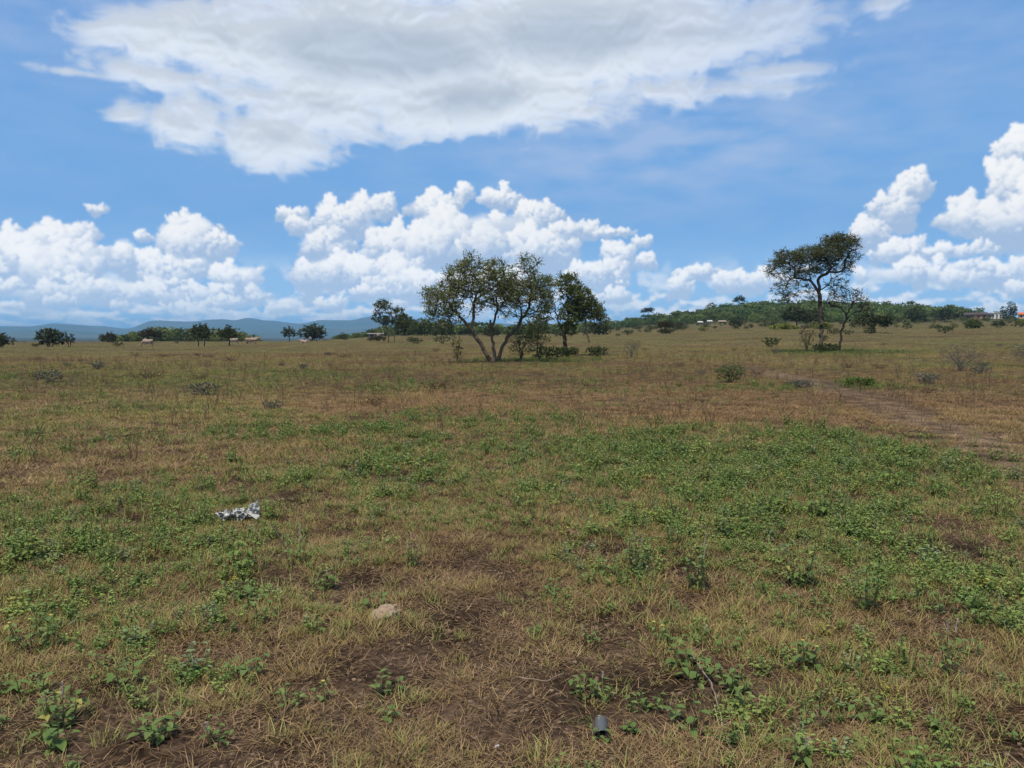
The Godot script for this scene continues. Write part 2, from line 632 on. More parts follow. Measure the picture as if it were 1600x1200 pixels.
func build_trees() -> void:
	m_bark = tinted(0.95, 0.0, 0.1)
	m_bark.cull_mode = BaseMaterial3D.CULL_BACK
	m_bark.heightmap_enabled = true
	m_bark.heightmap_texture = noise_picture(256, 0.06, 4, 5, 0.0, 1.0)
	m_bark.heightmap_scale = 2.0
	m_bark.uv1_triplanar = true
	m_bark.uv1_scale = Vector3(3.0, 1.0, 3.0)
	m_leaf = tinted(0.75, 0.45, 0.2)
	var V := func(x, y, z): return Vector3(x, y, z)
	# the big tree of three stems left of the middle
	make_tree("acacia_tree", "large spreading thorn tree of three stems forking from the ground, left of its dark neighbour", "", spot(-1.15, -48.0),
		[
			[Vector3(-0.06, -0.15, 0), Vector3(-0.45, 0.7, 0.1), Vector3(-0.95, 1.55, 0.2), Vector3(-1.35, 2.05, 0.3), Vector3(-1.95, 2.75, 0.2), Vector3(-2.6, 3.5, 0.1)],
			[Vector3(0.08, -0.15, 0.1), Vector3(0.08, 0.9, 0.2), Vector3(-0.08, 1.6, 0.3), Vector3(-0.12, 2.5, 0.3)],
			[Vector3(0.2, -0.15, -0.05), Vector3(0.5, 0.75, -0.1), Vector3(0.9, 1.5, -0.2), Vector3(1.5, 2.1, -0.3), Vector3(1.75, 2.7, -0.4), Vector3(1.65, 3.4, -0.5)],
			[Vector3(-1.35, 2.05, 0.3), Vector3(-1.12, 2.7, 0.0), Vector3(-1.15, 3.5, -0.3), Vector3(-0.9, 4.3, -0.4)],
			[Vector3(-0.08, 1.9, 0.3), Vector3(0.12, 2.6, 0.5), Vector3(0.3, 3.1, 0.7), Vector3(0.2, 3.9, 0.9)],
			[Vector3(1.75, 2.6, -0.4), Vector3(2.15, 3.3, -0.2), Vector3(2.3, 4.4, 0.0), Vector3(2.05, 5.3, 0.1)],
		],
		[
			[-3.0, 3.7, 0.0, 1.3, 1.1, 1.5, 1.35], [-2.7, 2.6, 0.3, 1.0, 0.55, 1.1, 1.1], [-1.7, 4.9, -0.3, 1.3, 1.2, 1.7], [-1.35, 5.9, 0.2, 0.75, 0.6, 0.9, 1.2], [0.1, 5.0, 0.2, 1.3, 1.1, 1.7, 1.1], [-0.2, 3.9, 0.7, 0.9, 0.7, 1.2, 0.7],
			[1.4, 4.3, -0.3, 1.25, 0.95, 1.6, 1.25], [2.1, 5.6, 0.1, 0.75, 0.8, 0.9, 1.1], [2.75, 4.3, 0.2, 1.0, 1.1, 1.3, 1.4], [0.7, 3.9, 0.3, 1.0, 0.8, 1.2, 0.8], [-1.0, 3.7, 0.2, 1.0, 0.8, 1.2, 0.5], [2.4, 2.5, 0.2, 0.8, 0.6, 0.9, 0.5], [1.2, 3.2, 0.1, 0.9, 0.6, 1.0, 0.6], [2.6, 3.1, 0.0, 0.9, 0.6, 1.1, 0.8], [0.75, 3.1, 0.8, 0.7, 0.5, 0.7, 0.7],
		], 1400, {"seed": 3, "roots": [0, 1, 2], "core": 0.112, "tip": 0.0098, "wiggle": 0.035, "sprigs": 6, "per": 9, "sprig": 0.48, "leaf": 0.070, "most": 3.0, "cols": [Color(0.085, 0.112, 0.040), Color(0.190, 0.212, 0.085), Color(0.11, 0.08, 0.04)]})
	# its darker neighbour
	make_tree("acacia_tree", "dark dense thorn tree with a straight stocky trunk, right beside the large three-stemmed tree", "", spot(3.96, -60.0),
		[
			[Vector3(0, -0.15, 0), Vector3(-0.02, 1.0, 0), Vector3(-0.1, 1.7, 0), Vector3(-0.5, 2.5, 0.1), Vector3(-0.75, 3.5, 0.2), Vector3(-0.9, 4.2, 0.2)],
			[Vector3(-0.1, 1.5, 0), Vector3(0.25, 2.4, -0.2), Vector3(0.3, 3.5, -0.2), Vector3(0.1, 4.6, -0.1)],
			[Vector3(0.2, 2.2, -0.2), Vector3(0.9, 2.9, 0.1), Vector3(1.4, 3.6, 0.2)],
		],
		[[0.2, 5.3, 0, 1.0, 0.9, 1.2, 1.2], [0.9, 4.3, 0, 1.3, 1.0, 1.4, 1.2], [1.7, 3.4, 0.1, 1.2, 0.9, 1.3, 1.1], [0.3, 3.0, 0.1, 0.9, 1.0, 1.2, 1.0], [-1.3, 4.0, 0, 0.8, 0.9, 1.0, 0.5], [-1.4, 3.0, 0.1, 0.7, 0.7, 0.8, 0.5], [2.6, 2.6, 0.1, 0.7, 0.6, 0.9, 0.8], [0.4, 2.0, 0.2, 0.6, 0.5, 0.7, 0.9]],
		800, {"seed": 17, "tip": 0.011, "wiggle": 0.035, "sprigs": 5, "per": 9, "sprig": 0.42, "leaf": 0.085, "most": 3.0, "bark": Color(0.075, 0.062, 0.05), "cols": [Color(0.062, 0.086, 0.031), Color(0.150, 0.178, 0.064), Color(0.07, 0.055, 0.03)]})
	# the small leaning one behind
	make_tree("thorn_tree", "small leaning thorn tree with a low branch to the right, behind the dark tree", "", spot(10.4, -108.0),
		[
			[Vector3(0, -0.15, 0), Vector3(-0.25, 0.9, 0), Vector3(-0.55, 1.6, 0), Vector3(-0.5, 2.6, 0.1), Vector3(-0.9, 3.8, 0.1)],
			[Vector3(-0.5, 1.5, 0), Vector3(0.4, 1.75, 0.1), Vector3(1.2, 2.1, 0.1), Vector3(1.9, 2.9, 0.0)],
		],
		[[-0.4, 4.6, 0, 1.5, 1.2, 1.6], [1.0, 3.9, 0, 1.3, 0.9, 1.4], [-1.6, 3.6, 0, 1.0, 0.9, 1.2, 0.8], [2.2, 3.3, 0, 0.7, 0.5, 0.8, 0.7]],
		300, {"seed": 29, "tip": 0.012, "step": 0.4, "sprigs": 5, "per": 7, "sprig": 0.45, "leaf": 0.12, "cols": [Color(0.034, 0.048, 0.018), Color(0.075, 0.092, 0.034), Color(0.08, 0.06, 0.03)]})
	# the tall twisted tree on the right
	make_tree("acacia_tree", "tall twisted acacia with a bare straight trunk and lopsided flat crown, right side", "", spot(24.45, -63.45),
		[
			[Vector3(0, -0.15, 0), Vector3(-0.06, 1.2, 0), Vector3(-0.16, 2.6, 0.05), Vector3(-0.25, 3.9, 0.05), Vector3(-0.3, 4.7, 0)],
			[Vector3(-0.3, 4.6, 0), Vector3(-0.85, 5.25, 0.2), Vector3(-1.1, 5.6, 0.2), Vector3(-1.9, 5.75, 0.3), Vector3(-2.4, 5.85, 0.2), Vector3(-2.3, 6.4, 0.1), Vector3(-2.7, 6.85, 0.0), Vector3(-3.4, 7.0, 0.1)],
			[Vector3(-2.4, 5.82, 0.2), Vector3(-2.9, 5.7, 0.4), Vector3(-3.1, 5.2, 0.5), Vector3(-3.4, 4.7, 0.6)],
			[Vector3(-0.3, 4.7, 0), Vector3(-0.35, 5.4, -0.2), Vector3(-0.2, 5.9, -0.4), Vector3(0.4, 6.35, -0.3), Vector3(0.35, 6.9, 0.0), Vector3(-0.1, 7.4, 0.2)],
			[Vector3(0.35, 6.35, -0.3), Vector3(1.1, 6.3, -0.1), Vector3(1.55, 6.6, 0.0), Vector3(1.6, 7.2, 0.1), Vector3(2.0, 7.9, 0.1)],
			[Vector3(-0.9, 5.35, 0.2), Vector3(-1.05, 6.1, -0.3), Vector3(-0.9, 6.8, -0.5)],
			[Vector3(-0.3, 4.9, 0), Vector3(0.2, 5.3, 0.5), Vector3(0.25, 5.8, 0.7), Vector3(0.0, 6.4, 0.9)],
		],
		[[-3.0, 7.35, 0.1, 1.4, 0.7, 1.5, 1.2], [-1.2, 7.6, 0, 1.3, 0.7, 1.8, 1.1], [0.2, 7.8, 0.1, 1.3, 0.75, 1.8, 1.3], [1.4, 8.5, 0.0, 1.3, 0.75, 1.5, 1.4], [0.6, 8.8, 0.0, 1.0, 0.5, 1.2, 1.1], [1.9, 7.6, 0.1, 0.8, 0.6, 1.0, 0.7], [-3.9, 6.4, 0.3, 0.9, 0.7, 1.0, 0.6], [-3.4, 5.0, 0.5, 0.9, 0.9, 0.9, 0.5], [-1.6, 5.2, 0.3, 1.0, 0.6, 0.9, 0.35], [0.9, 5.3, 0.3, 1.0, 0.8, 0.8, 0.45], [-1.4, 6.5, 0, 1.3, 0.7, 1.4, 0.7], [1.2, 6.9, 0, 1.0, 0.7, 1.1, 0.7], [0.0, 6.9, 0, 1.0, 0.7, 1.2, 0.6], [-2.5, 6.2, 0, 1.0, 0.7, 1.1, 0.5], [1.0, 4.7, 0.2, 0.8, 0.6, 0.7, 0.35], [-2.6, 4.4, 0.3, 0.8, 0.6, 0.8, 0.35], [-0.9, 4.2, 0.2, 0.7, 0.7, 0.8, 0.25], [1.9, 6.4, 0.1, 0.5, 0.5, 0.7, 0.5]],
		1600, {"seed": 41, "tip": 0.0085, "power": 0.46, "wiggle": 0.05, "twist": 0.09, "step": 0.25, "sprigs": 6, "per": 8, "sprig": 0.44, "leaf": 0.066, "most": 3.0, "bark": Color(0.105, 0.085, 0.07), "cols": [Color(0.050, 0.065, 0.028), Color(0.120, 0.138, 0.060), Color(0.13, 0.08, 0.04)]})
	make_tree("thorn_tree", "small sparse crooked thorn tree standing just right of the tall twisted acacia", "", spot(26.2, -64.3),
		[
			[Vector3(0, -0.15, 0), Vector3(0.02, 1.2, 0), Vector3(0.15, 2.0, 0), Vector3(0.45, 2.5, 0)],
			[Vector3(0.4, 2.45, 0), Vector3(0.75, 3.0, 0.1), Vector3(1.4, 3.3, 0.1), Vector3(2.1, 3.35, 0)],
			[Vector3(0.4, 2.45, 0), Vector3(0.4, 3.1, -0.1), Vector3(0.0, 3.5, -0.1), Vector3(-0.6, 3.7, 0.1), Vector3(-1.1, 3.6, 0.1)],
			[Vector3(0.42, 2.9, 0), Vector3(0.7, 3.6, 0.2), Vector3(1.1, 4.2, 0.2)],
		],
		[[0.9, 4.6, 0, 0.9, 0.6, 1.0], [1.5, 4.0, 0, 0.7, 0.6, 0.9], [-0.3, 4.2, 0, 0.9, 0.6, 0.9, 0.7], [-1.0, 3.7, 0, 0.6, 0.5, 0.6, 0.7], [1.9, 3.5, 0, 0.6, 0.4, 0.7, 0.7]],
		330, {"seed": 53, "tip": 0.0095, "wiggle": 0.04, "twist": 0.08, "step": 0.22, "sprigs": 3, "per": 6, "sprig": 0.30, "leaf": 0.06, "most": 1.0, "bark": Color(0.085, 0.068, 0.056), "cols": [Color(0.034, 0.040, 0.02), Color(0.075, 0.075, 0.04), Color(0.09, 0.06, 0.04)]})
	# the pair left of the middle
	make_tree("acacia_tree", "mid-distance acacia with several thin trunks and a lobed dark crown, left of the middle", "", spot(-19.4, -126.0),
		[
			[Vector3(0.1, -0.15, 0), Vector3(0.1, 1.3, 0), Vector3(-0.3, 2.6, 0), Vector3(-0.6, 4.0, 0)],
			[Vector3(-0.6, -0.15, 0.2), Vector3(-0.8, 1.2, 0.2), Vector3(-1.2, 2.4, 0.2), Vector3(-1.4, 3.4, 0.1)],
			[Vector3(1.1, -0.15, 0.1), Vector3(1.0, 1.0, 0.1), Vector3(1.4, 1.9, 0.1), Vector3(1.9, 2.9, 0)],
			[Vector3(-0.1, 2.1, 0), Vector3(0.8, 3.2, 0.1), Vector3(1.3, 4.4, 0)],
		],
		[[-0.8, 5.6, 0, 1.5, 1.2, 1.6], [-1.4, 4.1, 0, 1.1, 1.1, 1.4], [1.5, 4.9, 0, 1.2, 0.9, 1.4], [2.3, 3.3, 0, 1.6, 1.3, 1.7, 1.2], [0.6, 3.9, 0.2, 0.9, 0.8, 1.0, 0.7]],
		420, {"seed": 61, "roots": [0, 1, 2], "tip": 0.012, "wiggle": 0.05, "step": 0.4, "sprigs": 6, "per": 7, "sprig": 0.5, "leaf": 0.13, "cols": [Color(0.042, 0.062, 0.024), Color(0.11, 0.135, 0.05), Color(0.08, 0.06, 0.03)]})


func round_tree(called: String, label: String, group: String, x: float, z: float, h: float, w: float, sd: int, o := {}) -> Node3D:
	# a far tree or bush: short trunk (or none) under a lumpy crown of the given height and width
	var r := RandomNumberGenerator.new()
	r.seed = sd
	var low: float = o.get("low", 0.25)
	h *= 1.12
	w *= 1.22
	var ovals := []
	var lobes: int = o.get("lobes", 6)
	for k in lobes:
		var u := (k + 0.5) / lobes * 2.0 - 1.0
		var cx := u * w * 0.33 + r.randf_range(-0.05, 0.05) * w
		var top := h * (0.97 - 0.30 * u * u - r.randf() * 0.16)
		var ry := (top - h * low) * 0.5
		ovals.append([cx, top - ry, r.randf_range(-0.2, 0.2) * w, w * r.randf_range(0.15, 0.22), ry, w * r.randf_range(0.2, 0.3)])
	var limbs := []
	for k in o.get("stems", 2):
		var bx := r.randf_range(-0.10, 0.10) * w * (1.0 if o.get("stems", 2) > 1 else 0.2)
		limbs.append([Vector3(bx, -0.2, 0), Vector3(bx * 1.5, h * low, 0.0), Vector3(bx * 2.6 + r.randf_range(-0.05, 0.05) * w, h * 0.62, r.randf_range(-0.1, 0.1) * w)])
	var roots := range(limbs.size())
	var big := maxf(h, w)
	return make_tree(called, label, group, spot(x, z), limbs, ovals, roundi(o.get("n", 110) * 1.7), {"seed": sd, "roots": roots, "category": o.get("category", "tree"), "tip": 0.006 * sqrt(big), "step": big * 0.09, "sprigs": o.get("sprigs", 6), "per": o.get("per", 5), "sprig": big * 0.085, "leaf": o.get("leaf", big * 0.030), "most": 3.0, "twist": big * 0.012,
		"bark": Color(0.07, 0.058, 0.046), "droop": 0.0, "cols": o.get("cols", [Color(0.032, 0.044, 0.020), Color(0.075, 0.092, 0.038), Color(0.07, 0.055, 0.03)])})


func build_far_scrub() -> void:
	var dark := [Color(0.026, 0.036, 0.016), Color(0.062, 0.074, 0.028), Color(0.06, 0.045, 0.024)]
	var brown := [Color(0.040, 0.040, 0.020), Color(0.075, 0.066, 0.032), Color(0.09, 0.06, 0.03)]
	var green := [Color(0.05, 0.072, 0.022), Color(0.12, 0.15, 0.045)]
	var lime := [Color(0.10, 0.13, 0.03), Color(0.22, 0.24, 0.05)]
	# [name, label, x, z, height, width, options]
	var list := [
		["thorn_bush", "dark round bush cut by the left edge of the picture", -71.0, -112.0, 2.3, 3.2, {"low": 0.1, "stems": 3}],
		["thorn_bush", "broad dark clump of bushes with two heads, second from the left edge", -68.2, -118.8, 3.1, 4.4, {"low": 0.06, "stems": 4, "n": 150}],
		["thorn_bush", "narrow dark bush standing close right of the two-headed clump", -64.8, -118.0, 2.3, 1.6, {"low": 0.15, "stems": 2, "n": 60}],
		["thorn_bush", "low brown-grey bush on the plain right of the two-headed clump", -100.7, -202.0, 3.0, 4.2, {"low": 0.05, "stems": 3, "cols": brown}],
		["umbrella_tree", "brown flat-topped tree above the lone pale cow at far left", -90.5, -202.0, 3.7, 6.0, {"low": 0.3, "stems": 2, "cols": brown}],
		["acacia_tree", "left one of the two joined dark trees left of the cattle group", -48.6, -126.2, 3.9, 3.4, {"low": 0.25, "stems": 2, "n": 150}],
		["acacia_tree", "right one of the two joined dark trees left of the cattle group", -47.2, -134.7, 3.6, 3.4, {"low": 0.28, "stems": 1, "n": 140}],
		["acacia_tree", "small round dark tree on a single thin trunk, right of the cattle group", -60.5, -219.0, 4.2, 4.5, {"low": 0.28, "stems": 1}],
		["umbrella_tree", "wide dome-shaped dark tree behind the standing cow", -55.0, -224.0, 4.9, 7.6, {"low": 0.12, "stems": 3, "n": 160, "lobes": 8}],
		["thorn_bush", "small dark bush on the plain right of the dome-shaped tree", -47.5, -226.0, 2.1, 2.4, {"low": 0.05, "stems": 2, "n": 60}],
		["thorn_bush", "dark bush beside the small white roof left of the middle", -44.0, -250.0, 2.8, 4.0, {"low": 0.05, "stems": 3, "n": 80}],
		["thorn_bush", "flat grey-green bush right of the several-trunked acacia", -25.2, -150.0, 1.0, 3.4, {"low": 0.02, "stems": 4, "n": 70, "cols": brown}],
		["thorn_bush", "dark round bush seen below the left crown edge of the three-stemmed tree", -16.0, -190.0, 3.4, 5.2, {"low": 0.08, "stems": 3}],
		["acacia_tree", "dark tree on a short trunk seen between the three-stemmed tree and its dark neighbour", 5.6, -168.0, 4.9, 4.8, {"low": 0.14, "stems": 1, "n": 130}],
		["thorn_bush", "dark bush seen between the stems of the three-stemmed tree, far behind", -5.5, -205.0, 2.9, 5.0, {"low": 0.05, "stems": 3}],
		["thorn_bush", "low dark bush right behind the small leaning thorn tree", 22.0, -205.0, 3.4, 6.0, {"low": 0.05, "stems": 3}],
		["umbrella_tree", "brown-crowned small tree above a dark low bush, right of the middle", 31.6, -166.0, 2.7, 3.9, {"low": 0.35, "stems": 2, "cols": brown}],
		["thorn_bush", "dark low bush directly under the brown-crowned small tree", 31.2, -163.5, 1.3, 3.2, {"low": 0.02, "stems": 4, "n": 80}],
		["thorn_bush", "dark upright bush on the plain left of the tall twisted acacia", 58.0, -210.0, 3.0, 3.8, {"low": 0.04, "stems": 3}],
		["thorn_bush", "small dark bush near the white huts at the foot of the hill", 48.0, -235.0, 2.3, 4.6, {"low": 0.04, "stems": 3, "n": 80}],
		["acacia_tree", "broad dark tree on a short trunk behind the tall twisted acacia, to its left", 72.5, -205.0, 5.9, 8.0, {"low": 0.24, "stems": 1, "n": 170}],
		["acacia_tree", "dark tree seen right behind the trunk of the tall twisted acacia", 81.0, -215.0, 5.2, 7.0, {"low": 0.1, "stems": 2, "n": 130}],
		["acacia_tree", "spreading dark green tree behind the small crooked thorn tree, to its right", 59.5, -132.0, 3.4, 5.8, {"low": 0.28, "stems": 2, "n": 140}],
		["thorn_bush", "narrow dark bush in front of the spreading tree right of the twisted acacia", 57.0, -128.5, 1.9, 1.9, {"low": 0.03, "stems": 2, "n": 60}],
		["acacia_tree", "dark tree standing before the right end of the wooded hill", 150.0, -300.0, 6.6, 8.6, {"low": 0.06, "stems": 2}],
		["acacia_tree", "second dark tree before the right end of the wooded hill", 170.0, -318.0, 5.8, 9.0, {"low": 0.06, "stems": 2}],
		["green_bush", "bright green rounded bush in front of the houses at far right", 97.5, -170.5, 2.2, 4.4, {"low": 0.0, "stems": 4, "cols": green}],
		["green_bush", "low olive bush right of the bright green rounded bush, far right", 116.0, -192.0, 1.5, 3.6, {"low": 0.0, "stems": 4, "n": 70}],
		["green_bush", "pale yellow-green bush near the right edge below the house", 124.0, -196.0, 2.0, 3.0, {"low": 0.0, "stems": 4, "n": 70, "cols": lime}],
		["acacia_tree", "tall ragged tree behind the houses at far right", 236.5, -384.0, 8.6, 7.0, {"low": 0.05, "stems": 2, "n": 130}],
		["acacia_tree", "dark tree half out of the picture at the right edge", 262.0, -398.0, 6.2, 8.0, {"low": 0.1, "stems": 2}],
		["green_bush", "bright yellow-green weedy bush left of the tall twisted acacia", 60.5, -180.0, 1.2, 6.0, {"low": 0.0, "stems": 5, "n": 90, "cols": lime}],
		["green_bush", "bright yellow-green bush on the plain below the white huts", 42.5, -180.0, 1.3, 2.2, {"low": 0.0, "stems": 4, "n": 60, "cols": lime}],
		["green_bush", "yellow-green patch of bush behind the trunk of the twisted acacia", 69.0, -178.0, 1.6, 5.0, {"low": 0.0, "stems": 5, "n": 90, "cols": lime}],
		["umbrella_tree", "flat-topped tree sticking up from the left slope of the wooded hill", 85.0, -505.0, 10.5, 8.5, {"low": 0.6, "stems": 1, "n": 90}],
		["umbrella_tree", "flat-topped tree rising above the ridge of the wooded hill", 153.0, -545.0, 11.0, 9.5, {"low": 0.55, "stems": 1, "n": 90}],
		["acacia_tree", "round-headed tree on the ridge left of the flat-topped ridge tree", 136.0, -550.0, 9.4, 8.0, {"low": 0.2, "stems": 1, "n": 90}],
		["acacia_tree", "slender tree rising above the low scrub left of the several-trunked acacia", -44.5, -285.0, 7.6, 3.6, {"low": 0.45, "stems": 1, "n": 80}],
		["thorn_bush", "dark tree mass behind the several-trunked acacia, to its right", -31.0, -235.0, 6.4, 8.0, {"low": 0.04, "stems": 3, "n": 150}],
		["thorn_bush", "green tree mass left of the three-stemmed tree, far behind", -24.5, -225.0, 5.4, 7.5, {"low": 0.04, "stems": 3, "n": 150, "cols": green}],
	]
	var sd := 100
	for e in list:
		sd += 7
		var o: Dictionary = e[6]
		if e[0].contains("bush"):
			o["category"] = "bush"
		round_tree(e[0], e[1], "trees and bushes scattered over the plain", e[2], e[3], e[4], e[5], sd, o)
	# the woods one cannot count: the hill, and the belts of scrub along the horizon
	var protos: Array[Mesh] = []
	for k in 4:
		var g := Grower.new()
		g.rng = RandomNumberGenerator.new()
		g.rng.seed = 300 + k
		g.limb([Vector3(0, -0.3, 0), Vector3(0.05, 0.35, 0), Vector3(0, 0.6, 0)], 0.2, 0.01)
		var ov := [[-0.22, 0.66, 0.1, 0.26, 0.24, 0.28], [0.22, 0.62, -0.1, 0.26, 0.26, 0.28], [0.0, 0.78, 0.0, 0.26, 0.2, 0.26], [0.05, 0.45, 0.2, 0.32, 0.24, 0.25], [-0.1, 0.42, -0.2, 0.3, 0.22, 0.25]]
		if k == 3:
			ov = [[-0.25, 0.82, 0, 0.3, 0.12, 0.3], [0.25, 0.84, 0, 0.3, 0.12, 0.3], [0, 0.88, 0, 0.3, 0.1, 0.35]]
		g.reach(in_ovals(ov, 60, 310 + k), 0.12, 0.02)
		g.measure(0.006, 0.5, 0.005)
		var lv := g.leaves(4, 4, 0.12, 0.062, [Color(0.6, 0.6, 0.6), Color(1, 1, 1)], 3.0)
		protos.append(lv)
	var r := RandomNumberGenerator.new()
	r.seed = 77
	var spots := [[], [], [], []]
	for k in 3300:
		# the hill and its foot
		var az := r.randf_range(4.0, 33.0)
		var rr := r.randf_range(330.0, 640.0)
		var foot := lerpf(455.0, 360.0, smoothstep(8.0, 20.0, az)) + 40.0 * n_mid.get_noise_2d(az * 3.0, 5.0)
		if rr < foot or az > 30.0 + 4.0 * n_mid.get_noise_2d(az, rr * 0.1) or (az < 7.5 and r.randf() > 0.35):
			continue
		if az > 27.0 and rr < 470.0:
			continue
		var s := (2.4 + 5.2 * pow(r.randf(), 1.6)) * (1.0 if rr > foot + 40.0 else 0.75)
		_wood(spots, r, az, rr, s, Color(0.050, 0.086, 0.027), Color(0.130, 0.165, 0.052))
	for k in 420:
		# the slope below the hill, thinning out towards the plain
		var az := r.randf_range(3.0, 33.0)
		var rr := lerpf(470.0, 190.0, pow(r.randf(), 1.8))
		_wood(spots, r, az, rr, r.randf_range(0.8, 2.6), Color(0.050, 0.062, 0.026), Color(0.12, 0.13, 0.055))
	for k in 620:
		# the belt on the left, beyond the plain
		var az := r.randf_range(-27.0, -17.5)
		var rr := r.randf_range(290.0, 520.0)
		_wood(spots, r, az, rr, r.randf_range(2.6, 5.4) * (0.6 + 0.55 * smoothstep(-27.5, -24.0, az) * smoothstep(-17.0, -19.5, az)), Color(0.080, 0.108, 0.038), Color(0.16, 0.18, 0.064))
	for k in 720:
		var az := r.randf_range(-12.5, 6.0)
		var rr := r.randf_range(250.0, 480.0)
		_wood(spots, r, az, rr, r.randf_range(2.4, 4.6) * (0.55 + 0.6 * smoothstep(-12.0, -7.0, az)), Color(0.056, 0.084, 0.030), Color(0.13, 0.16, 0.055))
	for k in 300:
		_wood(spots, r, r.randf_range(-35.0, -11.0), r.randf_range(420.0, 640.0), r.randf_range(1.8, 3.4), Color(0.045, 0.056, 0.024), Color(0.075, 0.085, 0.036))
	for k in 700:
		# out of the picture, to both sides
		var side := -1.0 if r.randf() < 0.5 else 1.0
		_wood(spots, r, side * r.randf_range(36.0, 70.0), r.randf_range(300.0, 600.0), r.randf_range(2.4, 5.0), Color(0.05, 0.07, 0.026), Color(0.10, 0.12, 0.042))
	for k in 4:
		sow_mesh("woodland", protos[k], m_leaf, spots[k], "dense green thorn woodland covering the hill and the far edge of the plain", "woodland")


func _wood(spots: Array, r: RandomNumberGenerator, az: float, rr: float, s: float, c0: Color, c1: Color) -> void:
	var a := deg_to_rad(az)
	var x := sin(a) * rr
	var z := -cos(a) * rr
	var k := r.randi_range(0, 2) if r.randf() < 0.96 else 3
	var b := Basis(Vector3.UP, r.randf() * TAU).scaled(Vector3(s * r.randf_range(1.0, 1.5), s * r.randf_range(0.75, 1.15), s * r.randf_range(1.0, 1.4)))
	spots[k].append([Transform3D(b, Vector3(x, land(x, z) - 0.15 * s, z)), shade(c0.lerp(c1, r.randf()), r.randf_range(1.0, 2.1))])


func sow_mesh(called: String, mesh: Mesh, mat: Material, spots: Array, label := "", category := "") -> void:
	if spots.is_empty():
		return
	var mm := MultiMesh.new()
	mm.transform_format = MultiMesh.TRANSFORM_3D
	mm.use_colors = true
	mm.mesh = mesh
	mm.instance_count = spots.size()
	for k in spots.size():
		mm.set_instance_transform(k, spots[k][0])
		mm.set_instance_color(k, MB.coded(spots[k][1]))
	var o := MultiMeshInstance3D.new()
	o.name = numbered(called)
	o.multimesh = mm
	o.material_override = mat
	add_child(o)
	o.set_meta("kind", "stuff")
	if label:
		tag(o, label, category)


# ---------------------------------------------------------------- buildings far off
func building(called: String, label: String, x: float, z: float, turn: float, size: Vector3, wall: Color, roof: Color, kind: String, windows: int) -> void:
	var t := thing(called, label, "house" if called.contains("house") else "hut", Vector3(x, land(x, z) - 0.3, z), turn)
	var w := size.x / 2
	var h := size.y
	var d := size.z / 2
	var paint := plain(wall)
	var dark := plain(Color(0.03, 0.03, 0.035), 0.4)
	var top := plain(roof, 0.8)
	# the front wall is built round its openings
	var gaps := windows + 1
	var slot := size.x / gaps
	var mb := MB.new()
	mb.box(Vector3(-w, 0, -d), Vector3(w, h, -d + 0.25), wall)
	mb.box(Vector3(-w, 0, -d + 0.25), Vector3(-w + 0.25, h, d - 0.25), wall)
	mb.box(Vector3(w - 0.25, 0, -d + 0.25), Vector3(w, h, d - 0.25), wall)
	mb.box(Vector3(-w, h * 0.76, d - 0.25), Vector3(w, h, d), wall)
	for k in gaps:
		var x0 := -w + k * slot
		var door := k == gaps / 2
		mb.box(Vector3(x0, 0, d - 0.25), Vector3(x0 + slot * 0.3, h * 0.76, d), wall)
		mb.box(Vector3(x0 + slot * 0.7, 0, d - 0.25), Vector3(x0 + slot, h * 0.76, d), wall)
		if not door:
			mb.box(Vector3(x0 + slot * 0.3, 0, d - 0.25), Vector3(x0 + slot * 0.7, h * 0.36, d), wall)
	var m := tinted(0.9)
	m.cull_mode = BaseMaterial3D.CULL_BACK
	part("wall", mb.mesh(), m, t)
	for k in gaps:
		var x0 := -w + k * slot + slot * 0.3
		var door := k == gaps / 2
		var b := BoxMesh.new()
		b.size = Vector3(slot * 0.4, h * (0.76 if door else 0.40), 0.06)
		part("door" if door else "window", b, plain(Color(0.12, 0.08, 0.05)) if door else dark, t, Vector3(x0 + slot * 0.2, h * (0.38 if door else 0.56), d - 0.16))
	var rb := MB.new()
	if kind == "flat":
		rb.box(Vector3(-w - 0.3, h + 0.003, -d - 0.3), Vector3(w + 0.3, h + 0.25, d + 0.3), roof)
	else:
		var e := 0.5
		var rise := size.z * 0.2
		var a := Vector3(-w - e, h - 0.1, d + e)
		var b2 := Vector3(w + e, h - 0.1, d + e)
		var c := Vector3(w + e, h - 0.1, -d - e)
		var f := Vector3(-w - e, h - 0.1, -d - e)
		var in_ := e + (size.z * 0.4 if kind == "hip" else 0.0)
		var r0 := Vector3(-w - e + in_, h + rise, 0)
		var r1 := Vector3(w + e - in_, h + rise, 0)
		rb.quad(a, r0, r1, b2, Vector3(0, 0.8, 0.6), roof)
		rb.quad(c, r1, r0, f, Vector3(0, 0.8, -0.6), roof)
		rb.quad(b2, r1, r1, c, Vector3(0.8, 0.6, 0), roof if kind == "hip" else wall)
		rb.quad(f, r0, r0, a, Vector3(-0.8, 0.6, 0), roof if kind == "hip" else wall)
		rb.quad(a, b2, c, f, Vector3.DOWN, roof)
	part("roof", rb.mesh(), m, t)


